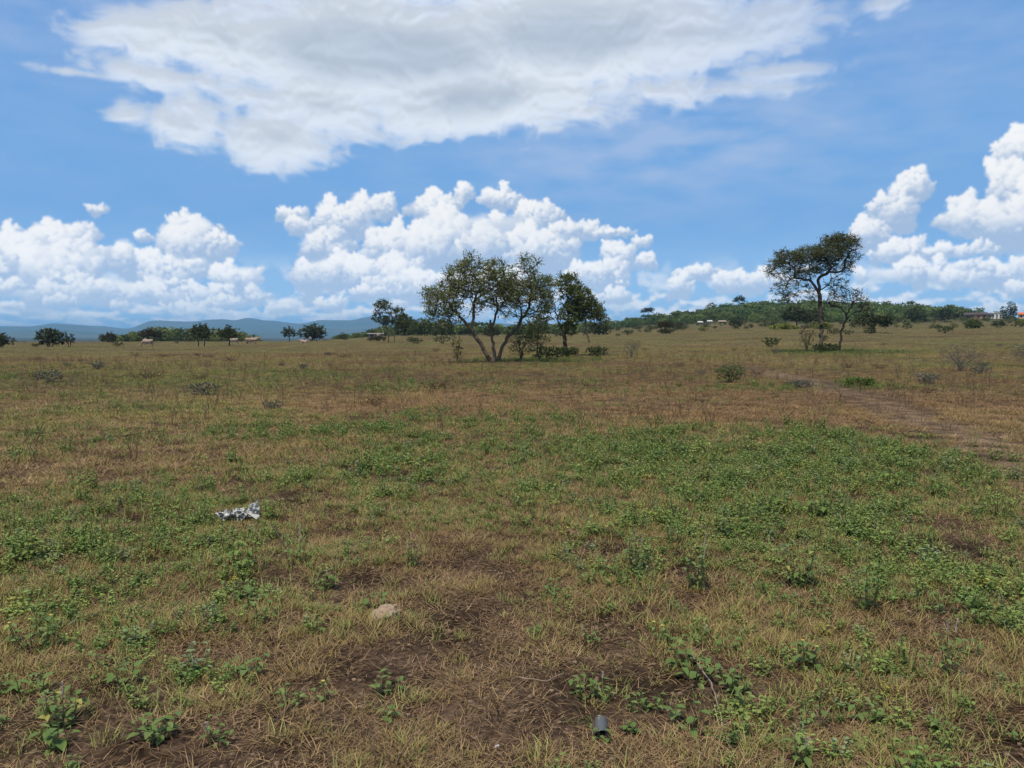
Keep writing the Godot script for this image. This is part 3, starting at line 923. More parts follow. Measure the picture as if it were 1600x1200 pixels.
func build_houses() -> void:
	var white := Color(0.62, 0.62, 0.60)
	building("house", "long low house with a brick-red front, white end wall and dark roof, far right", 232.0, -404.0, -0.55, Vector3(10.0, 2.3, 5.0), Color(0.34, 0.21, 0.16), Color(0.075, 0.06, 0.065), "gable", 3)
	building("house", "small pale grey hut joined to the long low brick-red house", 238.0, -404.0, -0.5, Vector3(3.6, 2.4, 4.0), Color(0.42, 0.40, 0.38), Color(0.08, 0.07, 0.08), "gable", 1)
	building("house", "plain white block-shaped house with a flat top, far right", 242.6, -404.0, -0.55, Vector3(4.6, 3.1, 4.6), white, Color(0.55, 0.55, 0.54), "flat", 2)
	building("house", "house with an orange roof cut by the right edge of the picture", 257.5, -405.0, -0.5, Vector3(6.0, 2.6, 5.0), Color(0.45, 0.36, 0.28), Color(0.50, 0.13, 0.045), "gable", 2)
	building("shed", "white-roofed shed among trees on the slope of the wooded hill", 124.0, -411.0, -0.3, Vector3(5.0, 1.6, 3.0), Color(0.20, 0.17, 0.15), Color(0.60, 0.60, 0.58), "flat", 1)
	building("hut", "leftmost small white hut at the foot of the wooded hill", 86.5, -371.0, -0.2, Vector3(1.9, 1.3, 2.2), Color(0.42, 0.42, 0.41), Color(0.45, 0.45, 0.45), "gable", 1)
	building("hut", "middle small white hut at the foot of the wooded hill", 90.6, -370.0, -0.2, Vector3(1.8, 1.5, 2.2), Color(0.46, 0.46, 0.45), Color(0.48, 0.48, 0.48), "gable", 1)
	building("hut", "tan-walled hut right of the two white huts at the foot of the hill", 96.5, -371.0, -0.2, Vector3(3.0, 1.1, 2.2), Color(0.30, 0.24, 0.19), Color(0.30, 0.25, 0.21), "gable", 1)
	building("shed", "small white-roofed shed left of the several-trunked acacia", -41.6, -246.0, 0.15, Vector3(4.4, 1.3, 3.0), Color(0.20, 0.18, 0.16), Color(0.55, 0.55, 0.54), "flat", 1)


# ---------------------------------------------------------------- shrubs on the plain
func shrub(called: String, label: String, group: String, x: float, z: float, h: float, w: float, sd: int, o := {}) -> Node3D:
	# many thin stems fanning out from one foot, with small leaves
	var r := RandomNumberGenerator.new()
	r.seed = sd
	var limbs := []
	var stems: int = o.get("stems", 7)
	for k in stems:
		var a := TAU * k / stems + r.randf() * 0.6
		var lean := r.randf_range(0.25, 1.0)
		var d := Vector3(cos(a) * w * 0.40 * lean, h * r.randf_range(0.55, 0.75), sin(a) * w * 0.40 * lean)
		limbs.append([Vector3(cos(a) * 0.03, -0.05, sin(a) * 0.03), d * Vector3(0.35, 0.55, 0.35), d])
	var ov := [[0, h * 0.62, 0, w * 0.46, h * 0.36, w * 0.42], [w * 0.22, h * 0.55, 0, w * 0.26, h * 0.36, w * 0.25], [-w * 0.22, h * 0.5, 0.05, w * 0.26, h * 0.36, w * 0.25], [0, h * 0.25, 0, w * 0.4, h * 0.2, w * 0.36, o.get("skirt", 0.6)]]
	var base := {"seed": sd, "roots": range(stems), "category": "bush", "tip": 0.0030 + h * 0.0012, "power": 0.42, "least": 0.003 + h * 0.001, "step": h * 0.10, "twist": h * 0.022, "wiggle": h * 0.012, "most": 1.0, "sprig": h * 0.10, "droop": 0.0}
	base.merge(o, true)
	return make_tree(called, label, group, spot(x, z), limbs, ov, o.get("n", 150), base)


func build_shrubs() -> void:
	var grey := {"bark": Color(0.135, 0.12, 0.115), "sprigs": 2, "per": 3, "leaf": 0.035, "cols": [Color(0.085, 0.095, 0.075), Color(0.15, 0.16, 0.13), Color(0.12, 0.10, 0.08)]}
	var green := {"bark": Color(0.10, 0.09, 0.06), "sprigs": 5, "per": 6, "leaf": 0.034, "cols": [Color(0.075, 0.118, 0.036), Color(0.165, 0.205, 0.07)]}
	var dead := {"bark": Color(0.095, 0.066, 0.05), "sprigs": 1, "per": 1, "leaf": 0.02, "cols": [Color(0.12, 0.085, 0.05), Color(0.16, 0.12, 0.07)], "skirt": 1.4}
	var dark := {"bark": Color(0.06, 0.05, 0.04), "sprigs": 6, "per": 7, "leaf": 0.048, "cols": [Color(0.032, 0.052, 0.021), Color(0.080, 0.108, 0.04)]}
	var m := func(a: Dictionary, b: Dictionary) -> Dictionary:
		var c := a.duplicate()
		c.merge(b, true)
		return c
	shrub("grey_shrub", "half-bare grey twiggy shrub standing alone on the plain at right", "", 20.9, -37.5, 1.35, 2.3, 401, m.call(grey, {"n": 330, "stems": 9}))
	shrub("grey_shrub", "grey-green twiggy shrub cut by the right edge of the picture", "", 27.3, -42.4, 1.5, 2.3, 402, m.call(grey, {"n": 320, "stems": 9, "per": 5}))
	shrub("green_shrub", "fresh green rounded shrub alone on the plain right of the middle", "", 7.5, -27.6, 0.72, 1.2, 403, m.call(green, {"n": 300, "leaf": 0.026, "cols": [Color(0.085, 0.118, 0.048), Color(0.165, 0.195, 0.085)]}))
	shrub("grey_shrub", "low grey-green cushion of twigs right of the fresh green shrub", "", 8.7, -24.3, 0.32, 0.95, 404, m.call(grey, {"n": 200, "per": 4, "leaf": 0.028}))
	shrub("grey_shrub", "pale grey low tuft in front of the half-bare grey shrub", "", 13.9, -26.9, 0.44, 0.9, 405, m.call(grey, {"n": 200, "per": 4, "leaf": 0.03, "cols": [Color(0.13, 0.14, 0.11), Color(0.20, 0.20, 0.16)]}))
	shrub("green_shrub", "bright green low plant clump near the faint path at right", "", 11.1, -25.6, 0.34, 1.1, 406, m.call(green, {"n": 200, "leaf": 0.045, "cols": [Color(0.075, 0.13, 0.03), Color(0.14, 0.19, 0.055)]}))
	shrub("dead_brush", "larger heap of dead brown twigs right of the twisted acacia, nearer", "", 16.9, -40.4, 0.42, 1.1, 407, m.call(dead, {"n": 200}))
	shrub("dead_brush", "smaller heap of dead brown twigs right of the larger heap", "", 18.3, -40.0, 0.32, 1.0, 408, m.call(dead, {"n": 170}))
	shrub("dead_brush", "brown leafless shrub on the plain right of the dark thorn tree", "", 11.5, -76.0, 1.0, 2.4, 409, m.call(dead, {"n": 200}))
	shrub("dark_shrub", "dark green bush round the foot of the tall twisted acacia", "", 24.4, -62.6, 0.8, 2.4, 410, m.call(dark, {"n": 260}))
	shrub("dark_shrub", "thin dark climber bush behind the trunk foot of the twisted acacia", "", 23.7, -64.8, 2.3, 1.6, 411, m.call(dark, {"n": 120, "sprigs": 2}))
	shrub("green_shrub", "loose leafy shrub right beside the stems of the three-stemmed tree", "", 0.55, -49.5, 2.4, 1.9, 412, m.call(green, {"n": 200, "sprigs": 4, "leaf": 0.05, "cols": [Color(0.040, 0.060, 0.02), Color(0.10, 0.12, 0.04)]}))
	shrub("green_shrub", "tall loose leafy shrub midway between the three-stemmed and the dark tree", "", 1.7, -51.0, 2.7, 1.7, 413, m.call(green, {"n": 180, "sprigs": 4, "leaf": 0.05, "cols": [Color(0.040, 0.060, 0.02), Color(0.10, 0.12, 0.04)]}))
	shrub("dark_shrub", "dense dark green bush at the foot of the dark thorn tree, left side", "", 2.5, -53.0, 0.95, 2.6, 414, m.call(dark, {"n": 240, "cols": [Color(0.030, 0.055, 0.022), Color(0.075, 0.105, 0.04)]}))
	shrub("dark_shrub", "dense green bush before the trunk foot of the dark thorn tree", "", 3.9, -56.5, 0.8, 2.0, 415, m.call(dark, {"n": 200, "cols": [Color(0.030, 0.055, 0.022), Color(0.075, 0.105, 0.04)]}))
	shrub("dark_shrub", "low dark bush right of the trunk of the dark thorn tree", "", 5.9, -56.0, 0.8, 1.8, 416, m.call(dark, {"n": 180}))
	shrub("grey_shrub", "brown-grey twiggy shrub right of the low dark bush by the dark tree", "", 8.0, -54.0, 1.1, 1.2, 417, m.call(grey, {"n": 130}))
	shrub("green_shrub", "thin sapling left of the three-stemmed tree", "", -3.6, -53.0, 1.7, 0.9, 418, m.call(green, {"n": 70, "sprigs": 2, "leaf": 0.07, "cols": [Color(0.040, 0.060, 0.02), Color(0.09, 0.11, 0.04)]}))
	# the rest of the scattered low growth: heaps and tufts one can tell apart, but hardly from each other
	var kinds := [
		["dead_brush", dead, "low heap of dead brown twigs in dry grass", "dead twig heaps on the plain", 0.30, 1.0, 26],
		["grey_shrub", grey, "low grey-green twiggy tuft in dry grass", "grey tufts on the plain", 0.36, 0.8, 16],
		["dark_shrub", dark, "small dark bush far out on the plain", "small dark bushes on the plain", 0.9, 2.2, 26],
	]
	var r := RandomNumberGenerator.new()
	r.seed = 88
	for e in kinds:
		var protos := []
		for k in 3:
			var lo := r.randf_range(0.85, 1.15)
			protos.append(shrub(e[0], e[2], e[3], 0, 0, e[4] * lo, e[5] * lo, 430 + k + int(e[4] * 100), m.call(e[1], {"n": 110, "stems": 6})))
		var places := []
		for k in e[6]:
			var far: float = (r.randf_range(17.0, 75.0) if e[0] != "dark_shrub" else r.randf_range(80.0, 210.0))
			var az := deg_to_rad(r.randf_range(-31.5, 31.5))
			var at := spot(sin(az) * far, -cos(az) * far)
			if lush(at.x, at.z) > 0.45 and az < 0.45:
				at = spot(sin(az + 0.1) * far * 1.2, -cos(az + 0.1) * far * 1.2)
			places.append(at)
		places.sort_custom(func(p, q): return atan2(p.x, -p.z) < atan2(q.x, -q.z))
		for k in places.size():
			var o: Node3D
			var label := "%s, %s of these from the left" % [e[2], ordinal(k + 1)]
			if k < 3:
				o = protos[k]
				o.position = places[k]
				o.rotation.y = r.randf() * TAU
				o.set_meta("label", label)
			else:
				o = copy(protos[k % 3], e[0], label, places[k], r.randf() * TAU, 1.0, e[3])
			o.scale = Vector3.ONE * r.randf_range(0.6, 1.35)


func ordinal(k: int) -> String:
	var ones := ["first", "second", "third", "fourth", "fifth", "sixth", "seventh", "eighth", "ninth", "tenth", "eleventh", "twelfth", "thirteenth", "fourteenth", "fifteenth", "sixteenth", "seventeenth", "eighteenth", "nineteenth", "twentieth"]
	return ones[k - 1] if k <= 20 else "twenty-" + ones[k - 21]


# ---------------------------------------------------------------- cattle
func skin(bones: Array, cell: float, blend: float, paint: Callable) -> ArrayMesh:
	# bones [from, to, radius, radius]: a smooth union of tapered capsules, meshed with one vertex per crossed cell
	var lo := Vector3(1e9, 1e9, 1e9)
	var hi := -lo
	for b in bones:
		for k in 2:
			lo = lo.min(b[k] - Vector3.ONE * (b[2 + k] + cell * 3))
			hi = hi.max(b[k] + Vector3.ONE * (b[2 + k] + cell * 3))
	var nx := int((hi.x - lo.x) / cell) + 2
	var ny := int((hi.y - lo.y) / cell) + 2
	var nz := int((hi.z - lo.z) / cell) + 2
	var f := PackedFloat32Array()
	f.resize(nx * ny * nz)
	f.fill(1.0)
	for b in bones:
		var a: Vector3 = b[0]
		var e: Vector3 = b[1]
		var m := maxf(b[2], b[3]) + blend + cell * 2
		var p0 := ((a.min(e) - Vector3.ONE * m - lo) / cell).floor().max(Vector3.ZERO)
		var p1 := ((a.max(e) + Vector3.ONE * m - lo) / cell).ceil().min(Vector3(nx - 1, ny - 1, nz - 1))
		var d := e - a
		var dd := maxf(d.length_squared(), 1e-9)
		for z in range(p0.z, p1.z + 1):
			for y in range(p0.y, p1.y + 1):
				for x in range(p0.x, p1.x + 1):
					var p := lo + Vector3(x, y, z) * cell
					var t := clampf((p - a).dot(d) / dd, 0.0, 1.0)
					var s: float = p.distance_to(a + d * t) - lerpf(b[2], b[3], t)
					var at := (z * ny + y) * nx + x
					var h := maxf(blend - absf(f[at] - s), 0.0) / blend
					f[at] = minf(f[at], s) - h * h * blend * 0.25
	var mb := MB.new()
	var ids := {}
	var step := [1, nx, nx * ny]
	for z in nz - 1:
		for y in ny - 1:
			for x in nx - 1:
				var at := (z * ny + y) * nx + x
				var neg := 0
				var sum := Vector3.ZERO
				var cuts := 0
				for c in 8:
					if f[at + (c & 1) + ((c >> 1) & 1) * nx + (c >> 2) * nx * ny] < 0.0:
						neg += 1
				if neg == 0 or neg == 8:
					continue
				for c in 8:
					for ax in 3:
						if c & (1 << ax):
							continue
						var va := f[at + (c & 1) + ((c >> 1) & 1) * nx + (c >> 2) * nx * ny]
						var c2 := c | (1 << ax)
						var vb := f[at + (c2 & 1) + ((c2 >> 1) & 1) * nx + (c2 >> 2) * nx * ny]
						if (va < 0.0) != (vb < 0.0):
							var t := va / (va - vb)
							var q := Vector3(c & 1, (c >> 1) & 1, c >> 2)
							q[ax] += t
							sum += q
							cuts += 1
				var p := lo + (Vector3(x, y, z) + sum / cuts) * cell
				var g := Vector3(f[at + 1] - f[at], f[at + nx] - f[at], f[at + nx * ny] - f[at]) + Vector3(f[at + 1 + nx] - f[at + nx], f[at + nx + 1] - f[at + 1], f[at + nx * ny + 1] - f[at + 1])
				ids[at] = mb.vert(p, g.normalized(), paint.call(p))
	for z in range(1, nz - 1):
		for y in range(1, ny - 1):
			for x in range(1, nx - 1):
				var at := (z * ny + y) * nx + x
				for ax in 3:
					var s: int = step[ax]
					if (f[at] < 0.0) == (f[at + s] < 0.0):
						continue
					var u: int = step[(ax + 1) % 3]
					var w: int = step[(ax + 2) % 3]
					var q := [ids.get(at, -1), ids.get(at - u, -1), ids.get(at - u - w, -1), ids.get(at - w, -1)]
					if q.has(-1):
						continue
					if f[at] < 0.0:
						mb.tri(q[0], q[2], q[1])
						mb.tri(q[0], q[3], q[2])
					else:
						mb.tri(q[0], q[1], q[2])
						mb.tri(q[0], q[2], q[3])
	return mb.mesh()


func cow_bones(pose: String) -> Array:
	# a zebu cow about 1.25 m at the shoulder, walking along +x
	var low := pose == "lying"
	var drop := -0.52 if low else 0.0
	var V := func(x: float, y: float, z := 0.0) -> Vector3: return Vector3(x, y + drop, z)
	var b := []
	b.append([V.call(0.52, 0.88), V.call(0.05, 0.84), 0.30, 0.33])
	b.append([V.call(0.05, 0.84), V.call(-0.48, 0.92), 0.33, 0.28])
	b.append([V.call(-0.48, 0.98), V.call(-0.68, 1.02), 0.25, 0.15])
	b.append([V.call(0.55, 0.98), V.call(0.40, 1.10), 0.24, 0.17])
	b.append([V.call(0.48, 1.20), V.call(0.40, 1.22), 0.14, 0.11])
	var head := Vector3(1.12, 1.22 + drop, 0.02)
	if pose == "grazing":
		head = Vector3(1.12, 0.30, 0.06)
	b.append([V.call(0.62, 1.0), (V.call(0.62, 1.0) + head) / 2 + Vector3(0.04, 0.02, 0), 0.23, 0.16])
	b.append([(V.call(0.62, 1.0) + head) / 2 + Vector3(0.04, 0.02, 0), head, 0.16, 0.12])
	var nose := head + (Vector3(0.20, -0.30, 0.0) if pose != "grazing" else Vector3(0.10, -0.22, 0.02))
	b.append([head, nose, 0.125, 0.075])
	b.append([nose, nose + Vector3(0.03, -0.03, 0), 0.08, 0.075])
	b.append([V.call(0.68, 0.80), V.call(0.86, 0.86), 0.10, 0.05])
	for s in [-1.0, 1.0]:
		b.append([head + Vector3(-0.02, 0.04, 0.08 * s), head + Vector3(-0.06, 0.0, 0.24 * s), 0.045, 0.03])
		b.append([head + Vector3(0.0, 0.09, 0.06 * s), head + Vector3(0.0, 0.24, 0.13 * s), 0.025, 0.012])
		if low:
			b.append([V.call(0.50, 0.72, 0.2 * s), V.call(0.72, 0.60, 0.24 * s), 0.12, 0.07])
			b.append([V.call(0.72, 0.59, 0.24 * s), V.call(0.45, 0.57, 0.28 * s), 0.06, 0.05])
			b.append([V.call(-0.45, 0.78, 0.2 * s), V.call(-0.15, 0.66, 0.32 * s), 0.18, 0.11])
			b.append([V.call(-0.15, 0.64, 0.32 * s), V.call(-0.45, 0.58, 0.36 * s), 0.07, 0.05])
		else:
			var k: float = 0.07 * s
			b.append([V.call(0.48, 0.82, 0.15 * s), V.call(0.50 + k, 0.48, 0.14 * s), 0.14, 0.075])
			b.append([V.call(0.50 + k, 0.48, 0.14 * s), V.call(0.50 + k, 0.08, 0.14 * s), 0.062, 0.045])
			b.append([V.call(0.50 + k, 0.08, 0.14 * s), V.call(0.53 + k, 0.03, 0.14 * s), 0.055, 0.055])
			b.append([V.call(-0.52, 0.90, 0.14 * s), V.call(-0.42 - k, 0.60, 0.16 * s), 0.20, 0.11])
			b.append([V.call(-0.42 - k, 0.60, 0.16 * s), V.call(-0.62 - k, 0.42, 0.15 * s), 0.085, 0.055])
			b.append([V.call(-0.62 - k, 0.42, 0.15 * s), V.call(-0.57 - k, 0.07, 0.15 * s), 0.05, 0.042])
			b.append([V.call(-0.57 - k, 0.07, 0.15 * s), V.call(-0.54 - k, 0.03, 0.15 * s), 0.052, 0.052])
	b.append([V.call(-0.76, 1.08), V.call(-0.86, 0.75 if low else 0.60), 0.035, 0.022])
	b.append([V.call(-0.86, 0.75 if low else 0.60), V.call(-0.86, 0.60 if low else 0.40), 0.035, 0.03])
	return b


func build_cattle() -> void:
	var pale := func(p: Vector3) -> Color:
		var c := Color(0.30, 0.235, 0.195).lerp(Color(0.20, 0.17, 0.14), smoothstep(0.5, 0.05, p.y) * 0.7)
		return c.lerp(Color(0.27, 0.19, 0.155), clampf(n_clod.get_noise_3d(p.x * 0.35, p.y * 0.35, p.z * 0.35) * 1.2, 0.0, 0.8))
	var tan_coat := func(p: Vector3) -> Color:
		return Color(0.28, 0.18, 0.13).lerp(Color(0.38, 0.31, 0.26), clampf(n_clod.get_noise_3d(p.x * 0.3 + 3.0, p.y * 0.3, p.z * 0.3) * 2.0, 0.0, 1.0))
	var m := tinted(0.8)
	m.cull_mode = BaseMaterial3D.CULL_BACK
	var standing := skin(cow_bones("standing"), 0.045, 0.10, pale)
	var grazing := skin(cow_bones("grazing"), 0.045, 0.10, pale)
	var grazing_tan := skin(cow_bones("grazing"), 0.045, 0.10, tan_coat)
	var lying := skin(cow_bones("lying"), 0.045, 0.10, pale)
	for e in [
		["cream cow grazing alone on the plain at far left", grazing, -57.8, -128.0, PI],
		["cream cow at the left end of the cattle group", grazing, -53.4, -155.0, PI * 0.96],
		["tan cow in the middle of the cattle group, seen end on", grazing_tan, -52.0, -158.0, 1.9],
		["tan cow second from the right in the cattle group", grazing_tan, -51.0, -157.0, -0.2],
		["cream cow at the right end of the cattle group, seen from the side", standing, -49.6, -154.5, 0.1],
		["pale cow standing face on before the dome-shaped tree", standing, -46.0, -184.0, -1.35],
		["pale cow lying in the grass beside the cow standing face on", lying, -45.6, -177.0, PI],
		["pale cow standing end on left of the several-trunked acacia", standing, -30.4, -184.0, -1.2],
	]:
		var o := solo("cow", e[1], m, spot(e[2], e[3]), Vector3(0, e[4], 0))
		tag(o, e[0], "cow", "cattle grazing on the plain")


# ---------------------------------------------------------------- grass
func blades(sd: int, n: int, foot: float, lo: float, hi: float, lean: float, curl: float, wide: float, flat := 0.0) -> ArrayMesh:
	# a tuft of bent blades; colours stay near white, the copies give the hue
	var r := RandomNumberGenerator.new()
	r.seed = sd
	var mb := MB.new()
	for k in n:
		var a := r.randf() * TAU
		var base := Vector3(cos(a), 0, sin(a)) * foot * sqrt(r.randf())
		var out := (Vector3(cos(a), 0, sin(a)) * 0.6 + Vector3(r.randfn(), 0, r.randfn()) * 0.5).normalized()
		var len := r.randf_range(lo, hi)
		var up := Vector3.UP * lerpf(1.0, 0.12, flat) + out * lean * r.randf_range(0.2, 1.3)
		var dir := up.normalized()
		var side := out.cross(Vector3.UP).normalized().rotated(Vector3.UP, r.randfn() * 0.5)
		var p := base + Vector3(0, -0.01 + flat * r.randf() * 0.025, 0)
		var w := wide * r.randf_range(0.7, 1.3)
		var tone := r.randf_range(0.55, 1.0)
		var col := Color(tone, tone * r.randf_range(0.92, 1.0), tone * r.randf_range(0.8, 1.0))
		var segs := 3
		var prev := -1
		var bend := curl * r.randf_range(0.3, 1.4)
		var twist := r.randfn() * 0.5
		for s in segs + 1:
			var t := s / float(segs)
			var ww := w * (1.0 - t * t * 0.9) * 0.5
			var nn := (side.cross(dir) + Vector3(0, 0.2, 0)).normalized()
			if s < segs:
				var i0 := mb.vert(p - side * ww, nn, col)
				mb.vert(p + side * ww, nn, col)
				if prev >= 0:
					mb.tri(prev, i0, prev + 1)
					mb.tri(prev + 1, i0, i0 + 1)
				prev = i0
			else:
				var tip := mb.vert(p, nn, col)
				mb.tri(prev, tip, prev + 1)
			p += dir * len / segs
			dir = (dir + out * bend * 0.33 + Vector3(0, -bend * 0.45, 0) * t + side * twist * 0.3).normalized()
			if p.y < 0.004:
				p.y = 0.004 + r.randf() * 0.01
	return mb.mesh()


func leaf_shape(mb: MB, at: Vector3, dir: Vector3, up: Vector3, len: float, wide: float, col: Color, fold := 0.25, droop := 0.3) -> void:
	# an ovate leaf of six triangles folded along its rib
	var side := dir.cross(up).normalized()
	var nn := side.cross(dir).normalized()
	var d1 := (dir - nn * droop * 0.3).normalized()
	var d2 := (dir - nn * droop).normalized()
	var a := at
	var b := a + d1 * len * 0.38
	var c := b + d2 * len * 0.34
	var e := c + (d2 - nn * droop * 0.6).normalized() * len * 0.28
	var lift := nn * fold * wide * 0.5
	var k := mb.vert(a, nn, col)
	mb.vert(b, nn, shade(col, 0.92))
	mb.vert(c, nn, shade(col, 0.92))
	mb.vert(e, nn, col)
	mb.vert(b + side * wide * 0.5 + lift, (nn - side * 0.4).normalized(), col)
	mb.vert(c + side * wide * 0.36 + lift, (nn - side * 0.4).normalized(), col)
	mb.vert(b - side * wide * 0.5 + lift, (nn + side * 0.4).normalized(), col)
	mb.vert(c - side * wide * 0.36 + lift, (nn + side * 0.4).normalized(), col)
	for t in [[0, 1, 4], [4, 1, 5], [1, 2, 5], [5, 2, 3], [0, 6, 1], [6, 7, 1], [1, 7, 2], [7, 3, 2]]:
		mb.tri(k + t[0], k + t[1], k + t[2])


func forb(sd: int, stems: int, h: float, spread: float, leaf: float, per: int) -> ArrayMesh:
	# a small broad-leaved herb, colours near white
	var r := RandomNumberGenerator.new()
	r.seed = sd
	var mb := MB.new()
	for s in stems:
		var a := r.randf() * TAU
		var out := Vector3(cos(a), 0, sin(a))
		var foot := out * spread * 0.35 * r.randf()
		var top := foot + out * spread * r.randf_range(0.1, 0.8) + Vector3(0, h * r.randf_range(0.5, 1.0), 0)
		mb.tube(foot - Vector3(0, 0.02, 0), top, 0.0022, 0.0014, 3, Color(0.7, 0.75, 0.6))
		for l in per:
			var t := (l + 1.0) / per
			var b := TAU * 0.38 * l + a
			var o2 := Vector3(cos(b), r.randf_range(0.0, 0.5), sin(b)).normalized()
			var tone := r.randf_range(0.6, 1.0)
			leaf_shape(mb, foot.lerp(top, t), o2, Vector3.UP, leaf * r.randf_range(0.6, 1.15), leaf * 0.55, Color(tone, tone, tone), 0.3, 0.35)
	return mb.mesh()


func sow(called: String, label: String, category: String, meshes: Array, mat: Material, kind: String, r0: float, r1: float, half: float, per: float, size: float, sd: int) -> void:
	var r := RandomNumberGenerator.new()
	r.seed = sd
	var spots := []
	for m in meshes:
		spots.append([])
	var ra := r0 * (0.8 if r0 > 5.0 else 1.0)
	var rb := r1 * 1.3
	var area := deg_to_rad(half) * (rb * rb - ra * ra)
	var n := int(area * per)
	for k in n:
		var rr := sqrt(lerpf(ra * ra, rb * rb, r.randf()))
		# a band of growth thins out into the next
		if r.randf() > smoothstep(rb, r1 * 0.75, rr) or (r0 > 5.0 and r.randf() > smoothstep(ra, r0 * 1.3, rr)):
			continue
		var az := deg_to_rad(r.randf_range(-half, half))
		var x := sin(az) * rr
		var z := -cos(az) * rr
		var pick := r.randf()
		var g := lush(x, z)
		var b := bare(x, z)
		var s := size * r.randf_range(0.65, 1.3)
		var col: Color
		match kind:
			"straw":
				if pick > 0.95 - 0.75 * clampf(b * 1.5, 0.0, 1.0) - 0.25 * clampf(g, 0.0, 1.0):
					continue
				col = Color(0.325, 0.235, 0.135).lerp(Color(0.195, 0.128, 0.080), r.randf())
				col = col.lerp(Color(0.215, 0.140, 0.085), reddish(x, z) * 0.7)
				col = col.lerp(Color(0.40, 0.31, 0.18), 0.8 if r.randf() < 0.10 else 0.0)
			"dry":
				if pick > 0.80 - 0.9 * clampf(b * 1.5, 0.0, 1.0) - 0.30 * clampf(g, 0.0, 1.0):
					continue
				col = Color(0.33, 0.245, 0.115).lerp(Color(0.205, 0.180, 0.075), r.randf())
				col = col.lerp(Color(0.235, 0.150, 0.084), reddish(x, z) * 0.85)
				col = col.lerp(Color(0.175, 0.185, 0.065), clampf(0.18 + g * 0.7 + smoothstep(14.0, 50.0, rr) * 0.35, 0.0, 0.8) * r.randf())
				var p := mottle(x, z) * smoothstep(7.0, 20.0, rr)
				col = col.lerp(Color(0.170, 0.195, 0.062), clampf(p + 0.12 - reddish(x, z) * 0.5, 0.0, 1.0) * 0.75).lerp(Color(0.165, 0.110, 0.070), clampf(-p, 0.0, 1.0) * 0.7)
				s *= 1.0 + 0.6 * n_mid.get_noise_2d(x * 1.4, z * 1.4)
				if n_mid.get_noise_2d(x * 0.8 + 60.0, z * 0.5) > 0.18 and rr > 7.0 and r.randf() < 0.6:
					continue
			"green":
				if pick > 0.38 + 0.5 * g - 0.6 * clampf(b, 0.0, 1.0) - 0.35 * reddish(x, z) * smoothstep(10.0, 14.0, rr):
					continue
				col = Color(0.140, 0.180, 0.052).lerp(Color(0.250, 0.245, 0.090), r.randf() * (1.0 - 0.5 * clampf(g, 0.0, 1.0)))
			"forb":
				if pick > 0.05 + 0.72 * g - 0.7 * clampf(b, 0.0, 1.0):
					continue
				col = Color(0.088, 0.156, 0.036).lerp(Color(0.196, 0.250, 0.068), r.randf())
				col = col.lerp(Color(0.155, 0.195, 0.13), 0.6 if r.randf() < 0.12 else 0.0)
				col = col.lerp(Color(0.30, 0.27, 0.05), 0.7 if r.randf() < 0.03 else 0.0)
				s *= (0.6 + 0.45 * clampf(g, 0.0, 1.0)) * (0.75 + 0.9 * r.randf() * r.randf())
			"weed":
				# upright brown stalks in the open grass
				if pick > 0.35 + 0.5 * n_mid.get_noise_2d(x * 0.6, z * 0.6 + 30.0) - clampf(g, 0.0, 1.0):
					continue
				col = Color(0.125, 0.085, 0.055).lerp(Color(0.18, 0.13, 0.085), r.randf())
			"clod":
				if pick > 0.35 + 0.6 * clampf(b, 0.0, 1.0):
					continue
				col = Color(0.095, 0.068, 0.05).lerp(Color(0.16, 0.12, 0.09), r.randf() * r.randf())
		var y := ground_y(x, z)
		var basis := Basis(Vector3.UP, r.randf() * TAU).scaled(Vector3(s, s * r.randf_range(0.75, 1.2), s))
		spots[r.randi() % meshes.size()].append([Transform3D(basis, Vector3(x, y - 0.004, z)), shade(col, r.randf_range(0.8, 1.15) * (lerpf(1.10, 1.30, smoothstep(4.0, 12.0, rr)) if kind == "straw" or kind == "dry" else 1.28))])
	for k in meshes.size():
		sow_mesh(called, meshes[k], mat, spots[k], label, category)


